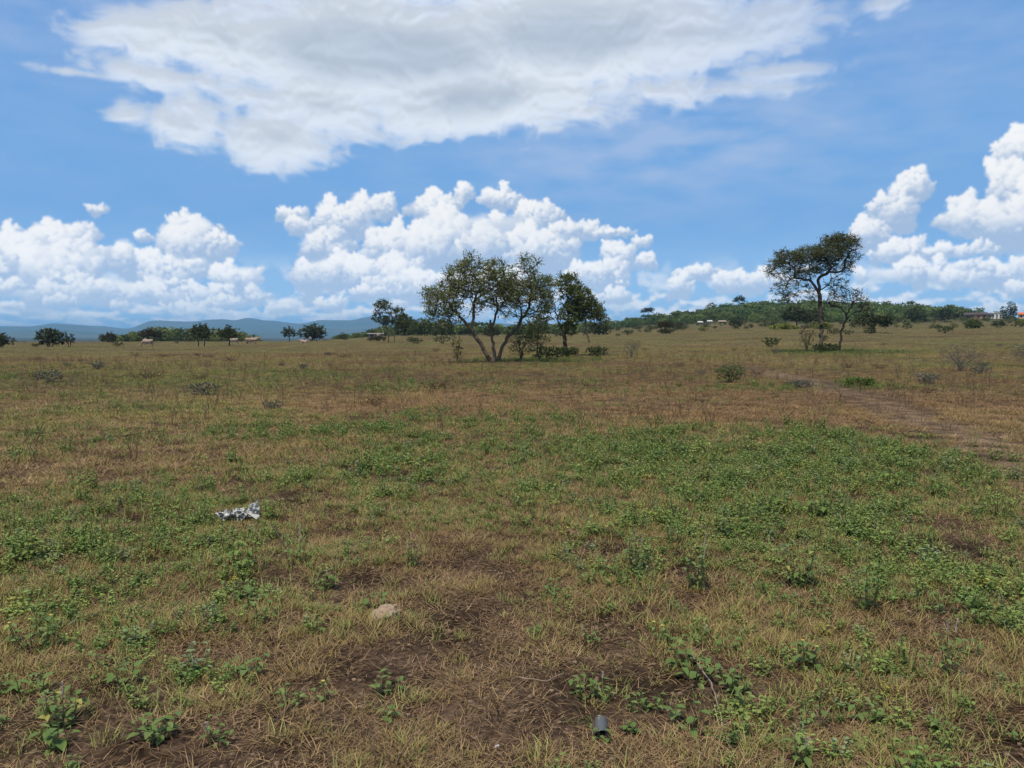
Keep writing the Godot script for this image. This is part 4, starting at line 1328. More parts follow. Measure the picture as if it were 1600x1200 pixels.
func build_grass() -> void:
	var m := tinted(0.8, 0.25, 0.2)
	var m_green := tinted(0.6, 0.4, 0.3)
	var straw := []
	var dry := []
	var green := []
	var forbs := []
	var weeds := []
	for k in 4:
		straw.append(blades(500 + k, 28, 0.12, 0.02, 0.10, 1.6, 1.1, 0.0024, 0.85))
		dry.append(blades(510 + k, 22, 0.045, 0.03, 0.11, 1.1, 1.1, 0.0030))
		green.append(blades(520 + k, 18, 0.035, 0.03, 0.10, 0.9, 0.8, 0.0036))
		forbs.append(forb(530 + k, 5 + k % 2, [0.06, 0.09, 0.12, 0.075][k], 0.075, [0.022, 0.028, 0.020, 0.032][k], [5, 5, 8, 4][k]))
	for k in 3:
		weeds.append(_stalks(540 + k))
	sow("straw_litter", "pale dead grass straw lying loose over the dark soil", "grass", straw, m, "straw", 1.6, 9.0, 44.0, 430.0, 1.0, 601)
	sow("straw_litter", "dead straw lying between the tufts farther out", "grass", straw, m, "straw", 9.0, 24.0, 40.0, 75.0, 1.6, 602)
	sow("dry_grass", "short dry tan grass tufts near the camera", "grass", dry, m, "dry", 1.6, 9.0, 44.0, 210.0, 1.0, 603)
	sow("dry_grass", "dry tan grass tufts in the middle distance", "grass", dry, m, "dry", 9.0, 24.0, 40.0, 115.0, 1.05, 604)
	sow("dry_grass", "dry olive grass over the open plain", "grass", dry, m, "dry", 24.0, 75.0, 38.0, 26.0, 1.25, 605)
	sow("dry_grass", "dry olive grass on the far plain", "grass", dry, m, "dry", 75.0, 210.0, 37.0, 2.2, 1.5, 606)
	sow("green_grass", "fresh green grass tufts near the camera", "grass", green, m_green, "green", 1.6, 9.0, 44.0, 260.0, 1.0, 607)
	sow("green_grass", "green grass tufts in the middle distance", "grass", green, m_green, "green", 9.0, 24.0, 40.0, 85.0, 1.2, 608)
	sow("green_grass", "green grass tufts far out on the plain", "grass", green, m_green, "green", 24.0, 70.0, 38.0, 10.0, 1.6, 609)
	sow("ground_cover", "low broad-leaved green herbs covering the near ground", "ground cover", forbs, m_green, "forb", 1.6, 9.5, 44.0, 270.0, 0.95, 610)
	sow("ground_cover", "broad-leaved green herbs covering the patch in the middle distance", "ground cover", forbs, m_green, "forb", 9.5, 18.0, 40.0, 130.0, 1.25, 611)
	sow("ground_cover", "green herbs far out and under the trees", "ground cover", forbs, m_green, "forb", 18.0, 72.0, 38.0, 14.0, 1.9, 612)
	sow("dry_weeds", "thin upright brown weed stalks standing in the grass", "weeds", weeds, m, "weed", 9.0, 60.0, 36.0, 2.6, 1.0, 613)
	sow("dry_weeds", "thin upright brown weed stalks near the camera", "weeds", weeds, m, "weed", 2.5, 9.0, 42.0, 2.0, 0.6, 615)
	var clod := SphereMesh.new()
	clod.radius = 0.012
	clod.height = 0.017
	clod.radial_segments = 6
	clod.rings = 3
	sow("soil_crumbs", "small crumbs of dark soil on the bare patches", "soil", [clod], tinted(1.0, 0.0, 0.1), "clod", 1.6, 8.0, 44.0, 170.0, 1.0, 614)


func _stalks(sd: int) -> ArrayMesh:
	var r := RandomNumberGenerator.new()
	r.seed = sd
	var mb := MB.new()
	for s in 5:
		var a := r.randf() * TAU
		var p := Vector3(cos(a), 0, sin(a)) * 0.05
		var d := Vector3(r.randfn() * 0.25, 1, r.randfn() * 0.25).normalized()
		var tone := r.randf_range(0.6, 1.0)
		for q in 4:
			var n := p + d * r.randf_range(0.05, 0.10)
			mb.tube(p, n, 0.005 - q * 0.001, 0.004 - q * 0.001, 3, Color(tone, tone, tone))
			if q > 0:
				var e := (d + Vector3(r.randfn(), 0.3, r.randfn()) * 0.8).normalized()
				mb.tube(n, n + e * 0.07, 0.003, 0.0015, 3, Color(tone, tone, tone))
			p = n
			d = (d + Vector3(r.randfn(), 0.2, r.randfn()) * 0.2).normalized()
	return mb.mesh()


# ---------------------------------------------------------------- single herbs near the camera
var leaf_meshes := []
var m_herb: Array[StandardMaterial3D] = []

func herb(called: String, label: String, at: Vector3, h: float, w: float, stems: int, leaf: float, sd: int, spikes := 0, yellow := 0, singly := true, group := "") -> Node3D:
	var r := RandomNumberGenerator.new()
	r.seed = sd
	var t := thing(called, label, "herb", at, r.randf() * TAU, group)
	var wood := MB.new()
	var all := MB.new()
	for s in stems:
		var a := TAU * s / stems + r.randf()
		var out := Vector3(cos(a), 0, sin(a))
		var p := out * w * 0.06
		var top := out * w * r.randf_range(0.10, 0.44) + Vector3(0, h * r.randf_range(0.6, 1.0), 0)
		var mid := (p + top) * 0.5 + out * w * 0.06
		wood.tube(p - Vector3(0, 0.03, 0), mid, 0.0032, 0.0026, 4, Color(0.13, 0.15, 0.06))
		wood.tube(mid, top, 0.0026, 0.0016, 4, Color(0.13, 0.17, 0.06))
		var n := maxi(4, roundi(h / 0.028))
		for l in n:
			var u := (l + 1.0) / n
			var c := p.lerp(mid, u * 2.0) if u < 0.5 else mid.lerp(top, u * 2.0 - 1.0)
			var b := a + 2.4 * l + r.randf() * 0.4
			var tilt := r.randf_range(-0.35, 0.45)
			var len := leaf * r.randf_range(0.65, 1.15) * (1.15 - 0.45 * absf(u - 0.5))
			if singly:
				var o := part("leaf", leaf_meshes[r.randi() % leaf_meshes.size()], m_herb[0 if r.randf() > 0.06 else 1] if r.randf() < 0.7 else m_herb[2], t, c)
				o.basis = Basis(Vector3.UP, b) * Basis(Vector3(0, 0, 1), tilt) * Basis.from_scale(Vector3.ONE * len)
			else:
				var d := Vector3(cos(b), tilt, sin(b)).normalized()
				var k: float = r.randf()
				leaf_shape(all, c, d, Vector3.UP, len, len * 0.55, Color(0.090, 0.155, 0.040).lerp(Color(0.180, 0.235, 0.070), k), 0.3, 0.35)
		if s < spikes:
			var sp := MB.new()
			var q := top
			for k in 9:
				var nq := q + (Vector3(0, 1, 0) + out * 0.12 + Vector3(r.randfn(), 0, r.randfn()) * 0.08) * h * 0.028
				sp.tube(q, nq, 0.0040 * (1.0 - k * 0.09), 0.0036 * (1.0 - k * 0.09), 6, Color(0.36, 0.34, 0.27))
				for e in 3:
					var d := Vector3(r.randfn(), 0.3, r.randfn()).normalized()
					sp.tube(nq, nq + d * 0.009, 0.0016, 0.0006, 3, Color(0.46, 0.42, 0.35))
				q = nq
			part("flower_spike", sp.mesh(), m_leaf, t)
		elif s < spikes + yellow:
			var fl := MB.new()
			for e in 5:
				var d := Vector3(cos(TAU * e / 5.0), 0.25, sin(TAU * e / 5.0)).normalized()
				leaf_shape(fl, top + Vector3(0, 0.004, 0), d, Vector3.UP, 0.010, 0.007, Color(0.52, 0.40, 0.10), 0.1, 0.1)
			part("flower", fl.mesh(), m_leaf, t)
	part("stems", wood.mesh(), m_leaf, t)
	if not singly:
		part("foliage", all.mesh(), m_leaf, t)
	return t


func build_herbs() -> void:
	for c in [Color(0.118, 0.188, 0.050), Color(0.33, 0.32, 0.09), Color(0.175, 0.235, 0.075)]:
		var m := plain(c, 0.55)
		m.cull_mode = BaseMaterial3D.CULL_DISABLED
		m.backlight_enabled = true
		m.backlight = Color(0.4, 0.4, 0.3)
		m.albedo_texture = noise_picture(128, 0.05, 3, 61, 0.75, 1.0)
		m.uv1_triplanar = true
		m.uv1_scale = Vector3.ONE * 2.0
		m_herb.append(m)
	for k in 4:
		var mb := MB.new()
		leaf_shape(mb, Vector3.ZERO, Vector3.RIGHT, Vector3.UP, 1.0, 0.50 + 0.06 * k, Color.WHITE, 0.25 + 0.05 * k, 0.2 + 0.12 * k)
		leaf_meshes.append(mb.mesh())
	# [label, x, z, height, width, stems, leaf, spikes, yellow flowers]
	for e in [
		["large leafy green herb clump with pale flower spike, centre right foreground", 0.86, -5.40, 0.30, 0.36, 9, 0.050, 2, 0],
		["tall upright green herb with a white flower spike right of the large clump", 1.16, -5.00, 0.36, 0.24, 7, 0.044, 2, 0],
		["leafy herb left of the large clump, hanging leaves", 0.62, -5.30, 0.20, 0.20, 5, 0.048, 0, 0],
		["bushy bright green herb on dark soil near the lower left corner", -1.85, -3.22, 0.20, 0.27, 8, 0.045, 1, 0],
		["broad green herb with yellowish flowers at the left edge of the foreground", -2.45, -4.05, 0.22, 0.36, 9, 0.046, 0, 3],
		["small green herb with pale spikes above the pale stone", -0.70, -5.55, 0.20, 0.16, 5, 0.040, 3, 0],
		["green herb right of the bare middle, two tiny yellow flowers on top", 0.78, -4.10, 0.13, 0.12, 5, 0.040, 0, 2],
		["herb with narrow hanging leaves and yellow flowers, right foreground", 1.42, -3.78, 0.20, 0.16, 5, 0.050, 0, 2],
		["small leafy herb beside the long grey stick", 1.02, -3.52, 0.14, 0.15, 5, 0.042, 0, 0],
		["low leafy herb right of the thin upright twig", 1.50, -3.30, 0.13, 0.17, 5, 0.045, 0, 0],
		["young upright herb with a pale bud at the bottom edge right of the middle", 1.08, -2.92, 0.14, 0.09, 4, 0.050, 1, 0],
		["little herb with one yellow flower on bare soil, left of the middle", -0.84, -3.46, 0.12, 0.09, 4, 0.038, 0, 1],
		["small pale-budded herb at the bottom edge left of the middle", -1.15, -3.05, 0.12, 0.13, 5, 0.038, 1, 0],
		["tall white-spiked herb standing alone at right", 2.05, -3.70, 0.24, 0.09, 3, 0.040, 2, 0],
		["tall dense dark green herb in the right foreground patch", 2.08, -4.60, 0.32, 0.26, 8, 0.045, 0, 0],
		["large green herb at right with reddish stem feet", 1.85, -5.10, 0.34, 0.32, 9, 0.046, 0, 0],
		["pair of green herb stems with white spikes left of the stone", -1.50, -5.55, 0.22, 0.24, 6, 0.042, 2, 0],
		["drooping dark-leaved herb left of the stone, before the bare ground", -1.18, -5.05, 0.17, 0.18, 5, 0.050, 1, 0],
		["yellow-green herb right of the dark plastic tube", 0.98, -3.38, 0.12, 0.10, 4, 0.042, 0, 0],
		["tiny yellowing herb on the bare soil in the middle of the foreground", -0.52, -3.30, 0.08, 0.09, 3, 0.045, 0, 0],
	]:
		herb("herb", e[0], spot(e[1], e[2]), e[3], e[4], e[5], e[6], 700 + int(e[1] * 100) + int(e[2] * 17), e[7], e[8])
	# the many others: six kinds, set out in the green places
	var r := RandomNumberGenerator.new()
	r.seed = 909
	var near_label := "leafy green herb standing singly in the short grass of the foreground"
	var far_label := "leafy green herb in the dense green patch of the middle ground"
	var near := []
	var far := []
	for k in 5:
		near.append(herb("herb", near_label, Vector3.ZERO, r.randf_range(0.10, 0.20), r.randf_range(0.12, 0.22), 4 + k % 3, 0.040 + 0.004 * k, 800 + k, 1 if k == 1 else 0, 0, true, "herbs scattered over the foreground"))
		far.append(herb("herb", far_label, Vector3.ZERO, r.randf_range(0.18, 0.32), r.randf_range(0.22, 0.40), 8 + k % 3, 0.030 + 0.005 * k, 850 + k, 0, 0, false, "herbs in the green patch"))
	for both in [[near, near_label, "herbs scattered over the foreground", 2.7, 5.3, 60], [far, far_label, "herbs in the green patch", 5.3, 15.5, 210]]:
		var made := 0
		while made < both[5]:
			var rr := sqrt(lerpf(both[3] * both[3], both[4] * both[4], r.randf()))
			var az := deg_to_rad(r.randf_range(-34.0, 34.0))
			var x := sin(az) * rr
			var z := -cos(az) * rr
			if r.randf() > lush(x, z) * (1.0 if made < both[5] * 0.95 else 5.0) + (0.10 if rr < 5.0 else 0.0):
				continue
			var o: Node3D
			if made < 5:
				o = both[0][made]
				o.position = spot(x, z)
				o.rotation.y = r.randf() * TAU
			else:
				o = copy(both[0][r.randi() % 5], "herb", both[1], spot(x, z), r.randf() * TAU, 1.0, both[2])
			o.scale = Vector3.ONE * r.randf_range(0.6, 1.2)
			var side := "left side" if x < -1.2 else ("middle" if x < 1.2 else "right side")
			o.set_meta("label", "%s, %s" % [both[1], side if rr < 9.0 else side + ", far edge"])
			made += 1


# ---------------------------------------------------------------- things lying about
func stick(called: String, label: String, points: Array, r0: float, r1: float, col: Color) -> void:
	var mb := MB.new()
	var n := 0
	var rr := RandomNumberGenerator.new()
	rr.seed = int(points[0].x * 1000)
	var fine := []
	for k in points.size() - 1:
		for q in 5:
			fine.append(points[k].lerp(points[k + 1], q / 5.0) + Vector3(rr.randfn(), rr.randfn(), rr.randfn()) * r0 * 0.35)
	fine.append(points[-1])
	for k in fine.size() - 1:
		var t := k / float(fine.size() - 1)
		mb.tube(fine[k] - points[0], fine[k + 1] - points[0], lerpf(r0, r1, t), lerpf(r0, r1, t + 0.05), 7, shade(col, rr.randf_range(0.8, 1.15)))
	tag(solo(called, mb.mesh(), m_bark, points[0]), label, "stick" if called != "twig" else "twig")


func build_litter() -> void:
	var gy := func(x: float, z: float, up: float) -> Vector3: return Vector3(x, ground_y(x, z) + up, z)
	stick("stick", "long thin grey dead stick lying in the straw, right of the dark tube", [gy.call(0.86, -3.82, 0.06), gy.call(0.90, -3.55, 0.035), gy.call(0.88, -3.32, 0.02), gy.call(0.84, -3.02, 0.012)], 0.004, 0.002, Color(0.24, 0.205, 0.18))
	stick("stick", "short pale broken stick lying on the soil left of the dark tube", [gy.call(0.02, -3.62, 0.02), gy.call(0.16, -3.58, 0.02), gy.call(0.24, -3.66, 0.025)], 0.0032, 0.002, Color(0.26, 0.20, 0.15))
	stick("stick", "dark forked-looking stick end in the lower left foreground", [gy.call(-0.98, -3.2, 0.01), gy.call(-0.93, -3.4, 0.03), gy.call(-0.96, -3.55, 0.02)], 0.006, 0.0025, Color(0.07, 0.055, 0.045))
	stick("stick", "thin dark dead stem lying in the grass left of the white plastic", [gy.call(-1.9, -6.3, 0.10), gy.call(-1.75, -6.0, 0.06), gy.call(-1.62, -5.75, 0.02)], 0.006, 0.003, Color(0.09, 0.07, 0.055))
	# the thin twig that stands upright at right, with one side shoot
	var foot: Vector3 = gy.call(1.26, -3.22, -0.02)
	var tw := thing("twig", "thin dark twig standing upright with one side shoot, right foreground", "twig", foot)
	var mb := MB.new()
	var pts := [Vector3.ZERO, Vector3(0.004, 0.07, 0), Vector3(0.0, 0.14, 0.005), Vector3(0.012, 0.20, 0.0), Vector3(0.01, 0.24, 0.0)]
	for k in 4:
		mb.tube(pts[k], pts[k + 1], 0.004 - k * 0.0006, 0.0035 - k * 0.0006, 7, Color(0.10, 0.08, 0.065))
	part("stem", mb.mesh(), m_bark, tw)
	mb = MB.new()
	mb.tube(pts[2], Vector3(0.05, 0.19, -0.01), 0.0026, 0.0022, 6, Color(0.10, 0.08, 0.065))
	mb.tube(Vector3(0.05, 0.19, -0.01), Vector3(0.095, 0.225, -0.02), 0.0022, 0.0014, 6, Color(0.10, 0.08, 0.065))
	part("side_shoot", mb.mesh(), m_bark, tw)
	# pale stone
	var st := MB.new()
	var rows := 18
	var cols := 30
	var nz := FastNoiseLite.new()
	nz.seed = 4
	nz.frequency = 1.3
	nz.fractal_octaves = 5
	for j in rows + 1:
		for i in cols:
			var th := PI * j / rows
			var ph := TAU * i / cols
			var d := Vector3(sin(th) * cos(ph), cos(th), sin(th) * sin(ph))
			var k: float = 1.0 + nz.get_noise_3dv(d * 1.6) * 0.42 - 0.10 * smoothstep(0.1, 0.5, nz.get_noise_3dv(d * 2.6 + Vector3(5, 5, 5)))
			st.vert(Vector3(d.x * 0.090, d.y * 0.050, d.z * 0.072) * k, d, Color(0.345, 0.265, 0.195).lerp(Color(0.22, 0.165, 0.12), clampf(nz.get_noise_3dv(d * 5.0) + 0.2, 0.0, 1.0)))
	for j in rows:
		for i in cols:
			var a := j * cols + i
			var b := j * cols + (i + 1) % cols
			st.tri(a, b, a + cols)
			st.tri(b, b + cols, a + cols)
	for j in range(1, rows):
		for i in cols:
			var nn := (st.v[j * cols + (i + 1) % cols] - st.v[j * cols + (i + cols - 1) % cols]).cross(st.v[(j + 1) * cols + i] - st.v[(j - 1) * cols + i]).normalized()
			st.n[j * cols + i] = nn if nn.dot(st.v[j * cols + i]) > 0 else -nn
	tag(solo("stone", st.mesh(), m_bark, gy.call(-0.73, -4.52, 0.008), Vector3(0.1, 0.5, 0.28)), "pale tan rough stone half sunk in the bare ground, left of the middle", "stone")
	# reddish clod in the green patch
	tag(solo("dirt_clod", st.mesh(), plain(Color(0.15, 0.085, 0.062), 1.0), gy.call(0.49, -6.35, 0.0), Vector3(0, 2.0, 0)), "reddish-brown clod of earth lying in the green patch", "clod")
	# dark plastic tube: an open sleeve with a closed, rounded far end
	var tb := MB.new()
	var prof := [[0.0, 0.0245], [0.02, 0.025], [0.05, 0.0252], [0.075, 0.0245], [0.088, 0.022], [0.095, 0.016], [0.098, 0.006], [0.0985, 0.0]]
	var inner := [[0.0, 0.0245], [0.0, 0.0222], [0.03, 0.0225], [0.07, 0.022], [0.085, 0.018], [0.088, 0.0]]
	var seg := 28
	for pr in [prof, inner]:
		for j in pr.size():
			for i in seg:
				var a := TAU * i / seg
				var dent := 1.0 + 0.05 * sin(a * 2.0 + 0.7) + 0.03 * sin(a * 3.0 + pr[j][0] * 40.0)
				var d := Vector3(cos(a) * 1.08, sin(a) * 0.86, 0)
				tb.vert(d * pr[j][1] * dent + Vector3(0, 0, -pr[j][0]), d.normalized() * (1.0 if pr == prof else -1.0), Color(0.075, 0.083, 0.095).lerp(Color(0.12, 0.105, 0.09), clampf(nz.get_noise_3d(cos(a) * 2.0, sin(a) * 2.0, pr[j][0] * 40.0) * 0.9, 0.0, 0.6)))
	var from := 0
	for pr in [prof, inner]:
		for j in pr.size() - 1:
			for i in seg:
				var a: int = from + j * seg + i
				var b: int = from + j * seg + (i + 1) % seg
				tb.tri(a, b, a + seg)
				tb.tri(b, b + seg, a + seg)
		from += pr.size() * seg
	var mt := tinted(0.55, 0.0, 0.4)
	tag(solo("plastic_tube", tb.mesh(), mt, gy.call(0.355, -3.12, 0.026), Vector3(0.22, -0.08, 0.2)), "dark grey plastic tube with its open end towards the camera, bottom foreground", "tube")
	# the torn white plastic bag
	var bag := thing("plastic_bag", "torn crumpled white plastic bag lying in green grass, left foreground", "bag", gy.call(-2.40, -6.95, 0.0), 0.1)
	var mp := tinted(0.35, 0.5, 0.5)
	part("sheet", _crumple(31, 0.30, 0.16, 0.05, 26, 14), mp, bag, Vector3(0, 0.035, 0))
	part("torn_flap", _crumple(32, 0.075, 0.15, 0.03, 8, 14), mp, bag, Vector3(0.135, 0.075, -0.02), Vector3(1.35, 0.3, 0.12))
	part("torn_flap", _crumple(33, 0.11, 0.07, 0.03, 10, 8), mp, bag, Vector3(-0.11, 0.045, 0.04), Vector3(0.5, 0.4, -0.1))
	part("torn_flap", _crumple(34, 0.10, 0.10, 0.035, 10, 9), mp, bag, Vector3(0.01, 0.06, 0.0), Vector3(0.7, -0.3, 0.1))
	# small white scraps
	for e in [["tiny scrap of white litter on bare soil at the bottom of the picture", -0.06, -3.03, 0.013]]:
		tag(solo("litter_scrap", _crumple(40 + int(e[3] * 1000), e[3], e[3] * 0.7, e[3] * 0.3, 6, 5), mp, gy.call(e[1], e[2], 0.02 + e[3] * 0.4), Vector3(0.4, 0.3, 0.2)), e[0], "litter")


func _crumple(sd: int, w: float, d: float, h: float, nx: int, ny: int) -> ArrayMesh:
	var nz := FastNoiseLite.new()
	nz.seed = sd
	nz.noise_type = FastNoiseLite.TYPE_SIMPLEX
	nz.fractal_type = FastNoiseLite.FRACTAL_RIDGED
	nz.fractal_octaves = 3
	nz.frequency = 1.0
	var mb := MB.new()
	for j in ny + 1:
		for i in nx + 1:
			var u := i / float(nx) - 0.5
			var v := j / float(ny) - 0.5
			var ragged := 1.0 + 0.35 * nz.get_noise_2d(u * 5.0 + 40.0, v * 5.0)
			var p := Vector3(u * w * ragged, 0, v * d * ragged)
			var q := p / maxf(w, d) * 4.0
			p += Vector3(nz.get_noise_3d(q.x, q.z, 1.0), nz.get_noise_3d(q.x, q.z, 7.0) * 1.3, nz.get_noise_3d(q.x, q.z, 13.0)) * h
			mb.vert(p, Vector3.UP, Color(0.40, 0.42, 0.43))
	for j in ny:
		for i in nx:
			if nz.get_noise_2d(i * 0.37 + 90.0, j * 0.37) < -0.62:
				continue
			var a := j * (nx + 1) + i
			mb.tri(a, a + 1, a + nx + 1)
			mb.tri(a + 1, a + nx + 2, a + nx + 1)
	for j in range(1, ny):
		for i in range(1, nx):
			var p := j * (nx + 1) + i
			var nn := (mb.v[p + 1] - mb.v[p - 1]).cross(mb.v[p + nx + 1] - mb.v[p - nx - 1]).normalized()
			mb.n[p] = nn if nn.y > 0 else -nn
	return mb.mesh()


# ---------------------------------------------------------------- sky
const PAN_W := 4096
const CUMULUS := [[-30.3, 3.9, 3.7, 2.3], [-29.4, 5.4, 2.4, 1.5], [-31.6, 4.8, 1.6, 1.5], [-25.6, 5.0, 1.2, 1.7], [-24.4, 6.3, 0.7, 0.4], [-21.5, 5.9, 2.0, 1.7], [-21.2, 7.0, 1.6, 1.2], [-19.9, 6.2, 1.8, 0.9], [-21.9, 8.0, 0.5, 0.4], [-22.9, 4.2, 2.3, 1.6], [-18.6, 3.8, 1.8, 1.2], [-27.2, 2.8, 7.2, 1.2], [-20.4, 2.7, 5.6, 0.9], [-15.0, 8.2, 1.3, 0.6], [-14.3, 7.5, 1.3, 0.8], [-11.6, 7.9, 2.6, 1.4], [-13.3, 6.3, 1.9, 1.5], [-10.0, 8.8, 2.0, 1.1], [-3.4, 9.9, 0.8, 0.8], [-0.9, 9.5, 1.6, 0.9], [1.8, 8.3, 2.0, 1.1], [-5.4, 8.9, 2.0, 1.1], [4.5, 7.3, 2.7, 0.8], [7.2, 7.2, 1.8, 0.4], [-6.7, 6.0, 3.8, 2.1], [-2.7, 6.7, 4.9, 2.6], [2.3, 6.1, 2.7, 2.0], [-12.5, 4.4, 3.0, 1.6], [-9.0, 4.2, 3.5, 1.6], [-4.5, 3.6, 6.7, 1.5], [9.0, 6.6, 0.9, 0.4], [7.5, 5.7, 1.4, 1.1], [6.1, 4.3, 2.2, 1.2], [9.3, 5.2, 0.9, 0.7], [12.9, 4.4, 1.6, 0.7], [15.5, 3.7, 1.9, 0.9], [11.6, 3.5, 1.3, 0.8], [16.9, 3.7, 1.2, 0.9], [26.4, 9.4, 1.2, 1.2], [25.1, 8.1, 1.6, 1.5], [23.4, 6.5, 1.6, 1.1], [28.8, 7.2, 1.3, 1.5], [31.6, 10.7, 1.4, 1.6], [32.4, 10.8, 1.6, 1.4], [31.2, 8.6, 1.5, 1.9], [30.4, 7.0, 2.0, 1.5], [32.5, 7.0, 2.6, 1.9], [25.5, 5.3, 2.2, 0.9], [28.2, 5.3, 3.9, 0.5], [27.2, 4.0, 5.0, 0.9], [-27.0, 7.9, 0.6, 0.45], [31.0, 3.7, 3.3, 1.0]]
const HIGH_CLOUD := [[-19.3, 18.8, 9.1, 2.3], [-8.8, 18.8, 14.1, 4.0], [4.4, 20.1, 16.3, 3.6], [-13.2, 15.3, 6.8, 2.2], [-3.6, 16.2, 12.3, 2.8], [-16.1, 13.2, 4.2, 2.2], [-21.7, 13.4, 2.6, 2.0], [-25.2, 13.9, 1.6, 1.1], [-23.9, 16.1, 4.8, 1.0], [-28.2, 15.8, 2.8, 0.3], [9.3, 16.5, 9.5, 1.2], [12.3, 19.8, 10.9, 2.3], [17.9, 17.0, 4.4, 0.6], [24.0, 20.1, 1.5, 0.8], [3.6, 15.4, 7.1, 0.9], [-2.0, 27.0, 24.0, 6.0]]

class SkyBand:
	# a window of the panorama, width x height samples from azimuth az0 (degrees, to the right) and elevation top downwards
	var w: int
	var h: int
	var az0: float
	var top: float
	var step: float
	var cov: PackedFloat32Array
	var lit: PackedFloat32Array
	var warp_x: PackedFloat32Array
	var warp_y: PackedFloat32Array
	var rng := RandomNumberGenerator.new()
	var c_high: PackedFloat32Array
	var rows := []
	var thick := []
	var hi := []
	var warp: FastNoiseLite
	var puff: FastNoiseLite
	var fine: FastNoiseLite
	var soft: FastNoiseLite

	func noise(kind: int, freq: float, oct: int, sd: int) -> FastNoiseLite:
		var n := FastNoiseLite.new()
		n.noise_type = kind
		n.frequency = freq
		n.seed = sd
		n.fractal_type = FastNoiseLite.FRACTAL_FBM
		n.fractal_octaves = oct
		n.fractal_gain = 0.5
		if kind == FastNoiseLite.TYPE_CELLULAR:
			n.cellular_return_type = FastNoiseLite.RETURN_DISTANCE
			n.cellular_jitter = 0.9
		return n

	func spread(field: PackedFloat32Array, list: Array, wide: float) -> PackedFloat32Array:
		for e in list:
			var rx: float = e[2]
			var ry: float = e[3]
			var m := minf(rx, ry)
			var far := 1.0 + wide / m
			var x0 := floori((e[0] - rx * far - az0) / step)
			var x1 := ceili((e[0] + rx * far - az0) / step)
			var y0 := clampi(floori((top - e[1] - ry * far) / step), 0, h)
			var y1 := clampi(ceili((top - e[1] + ry * far) / step), 0, h)
			var round_sky := w * step > 359.0
			for y in range(y0, y1):
				var b: float = (top - y * step - e[1]) / ry
				for x in range(x0, x1):
					var k := x
					if round_sky:
						k = posmod(x, w)
					elif x < 0 or x >= w:
						continue
					var a: float = (az0 + x * step - e[0]) / rx
					var s := (1.0 - sqrt(a * a + b * b)) * maxf(m, 1.1)
					var at := y * w + k
					var o := field[at]
					# smooth union
					var q := clampf(0.5 + 0.5 * (s - o) / 0.25, 0.0, 1.0)
					field[at] = lerpf(o, s, q) + 0.25 * q * (1.0 - q)
		return field

	func setup(size_w: int, size_h: int, from_az: float, from_el: float, deg: float, low: Array, high: Array) -> void:
		w = size_w
		h = size_h
		az0 = from_az
		top = from_el
		step = deg
		warp = noise(FastNoiseLite.TYPE_SIMPLEX_SMOOTH, 0.55, 3, 11)
		puff = noise(FastNoiseLite.TYPE_CELLULAR, 0.80, 5, 5)
		puff.fractal_gain = 0.56
		fine = noise(FastNoiseLite.TYPE_SIMPLEX_SMOOTH, 1.1, 5, 23)
		soft = noise(FastNoiseLite.TYPE_SIMPLEX_SMOOTH, 0.16, 6, 37)
		c_high.resize(w * h)
		c_high.fill(-3.0)
		c_high = spread(c_high, high, 2.5)
		rows.resize(h)
		thick.resize(h)
		heap(low)
		hi.resize(h)

	# heaped clouds: every ellipse becomes billows, which carry smaller billows, which carry smaller ones; far ones are laid first
	func heap(low: Array) -> void:
		cov.resize(w * h)
		lit.resize(w * h)
		warp_x.resize(w * h)
		warp_y.resize(w * h)
		rng.seed = 12
		var puffs := []
		for e in low:
			var rx: float = e[2] * 1.1
			var ry: float = e[3] * 1.08
			var big := minf(rx, ry)
			var n1 := clampi(roundi(7.0 * rx / ry), 6, 22)
			var depth: float = -e[1] * 1.2 + rng.randf() * 0.5
			puffs.append([e[0], e[1] - ry * 0.05, big * 0.9, depth - 0.6, 0.0, 0.2, e, rx / big * 0.85, ry / big * 0.85])
			for i in n1:
				var t := rng.randf() * TAU
				var u := sqrt(rng.randf()) * 0.80
				var x1: float = e[0] + cos(t) * rx * u
				var y1: float = e[1] + sin(t) * ry * u * 0.92
				var r1 := big * rng.randf_range(0.36, 0.68) * (1.15 - 0.4 * u)
				var z1: float = depth + (1.0 - u) * 0.5 - sin(t) * u * 0.5 + rng.randf() * 0.2
				puffs.append([x1, y1, r1, z1, cos(t) * u, sin(t) * u, e, 1.0, 1.0])
				for j in 8:
					var t2 := rng.randf() * TAU
					var u2 := sqrt(rng.randf()) * 0.95
					var r2 := r1 * rng.randf_range(0.26, 0.50)
					var x2 := x1 + cos(t2) * r1 * u2
					var y2 := y1 + sin(t2) * r1 * u2
					var nx := cos(t) * u * 0.4 + cos(t2) * u2 * 0.6
					var ny := sin(t) * u * 0.4 + sin(t2) * u2 * 0.6
					var z2: float = z1 + r1 * 0.4 * sqrt(1.0 - u2 * u2) + 0.03 - sin(t2) * u2 * r1 * 0.3
					puffs.append([x2, y2, r2, z2, nx, ny, e, 1.0, 1.0])
					if r2 < step * 2.0:
						continue
					for k in 6:
						var t3 := rng.randf() * TAU
						var u3 := sqrt(rng.randf())
						puffs.append([x2 + cos(t3) * r2 * u3, y2 + sin(t3) * r2 * u3, r2 * rng.randf_range(0.25, 0.5), z2 + r2 * 0.4 * (1.0 - u3) + 0.02, nx * 0.55 + cos(t3) * u3 * 0.45, ny * 0.55 + sin(t3) * u3 * 0.45, e, 1.0, 1.0])
		puffs.sort_custom(func(p, q): return p[3] < q[3])
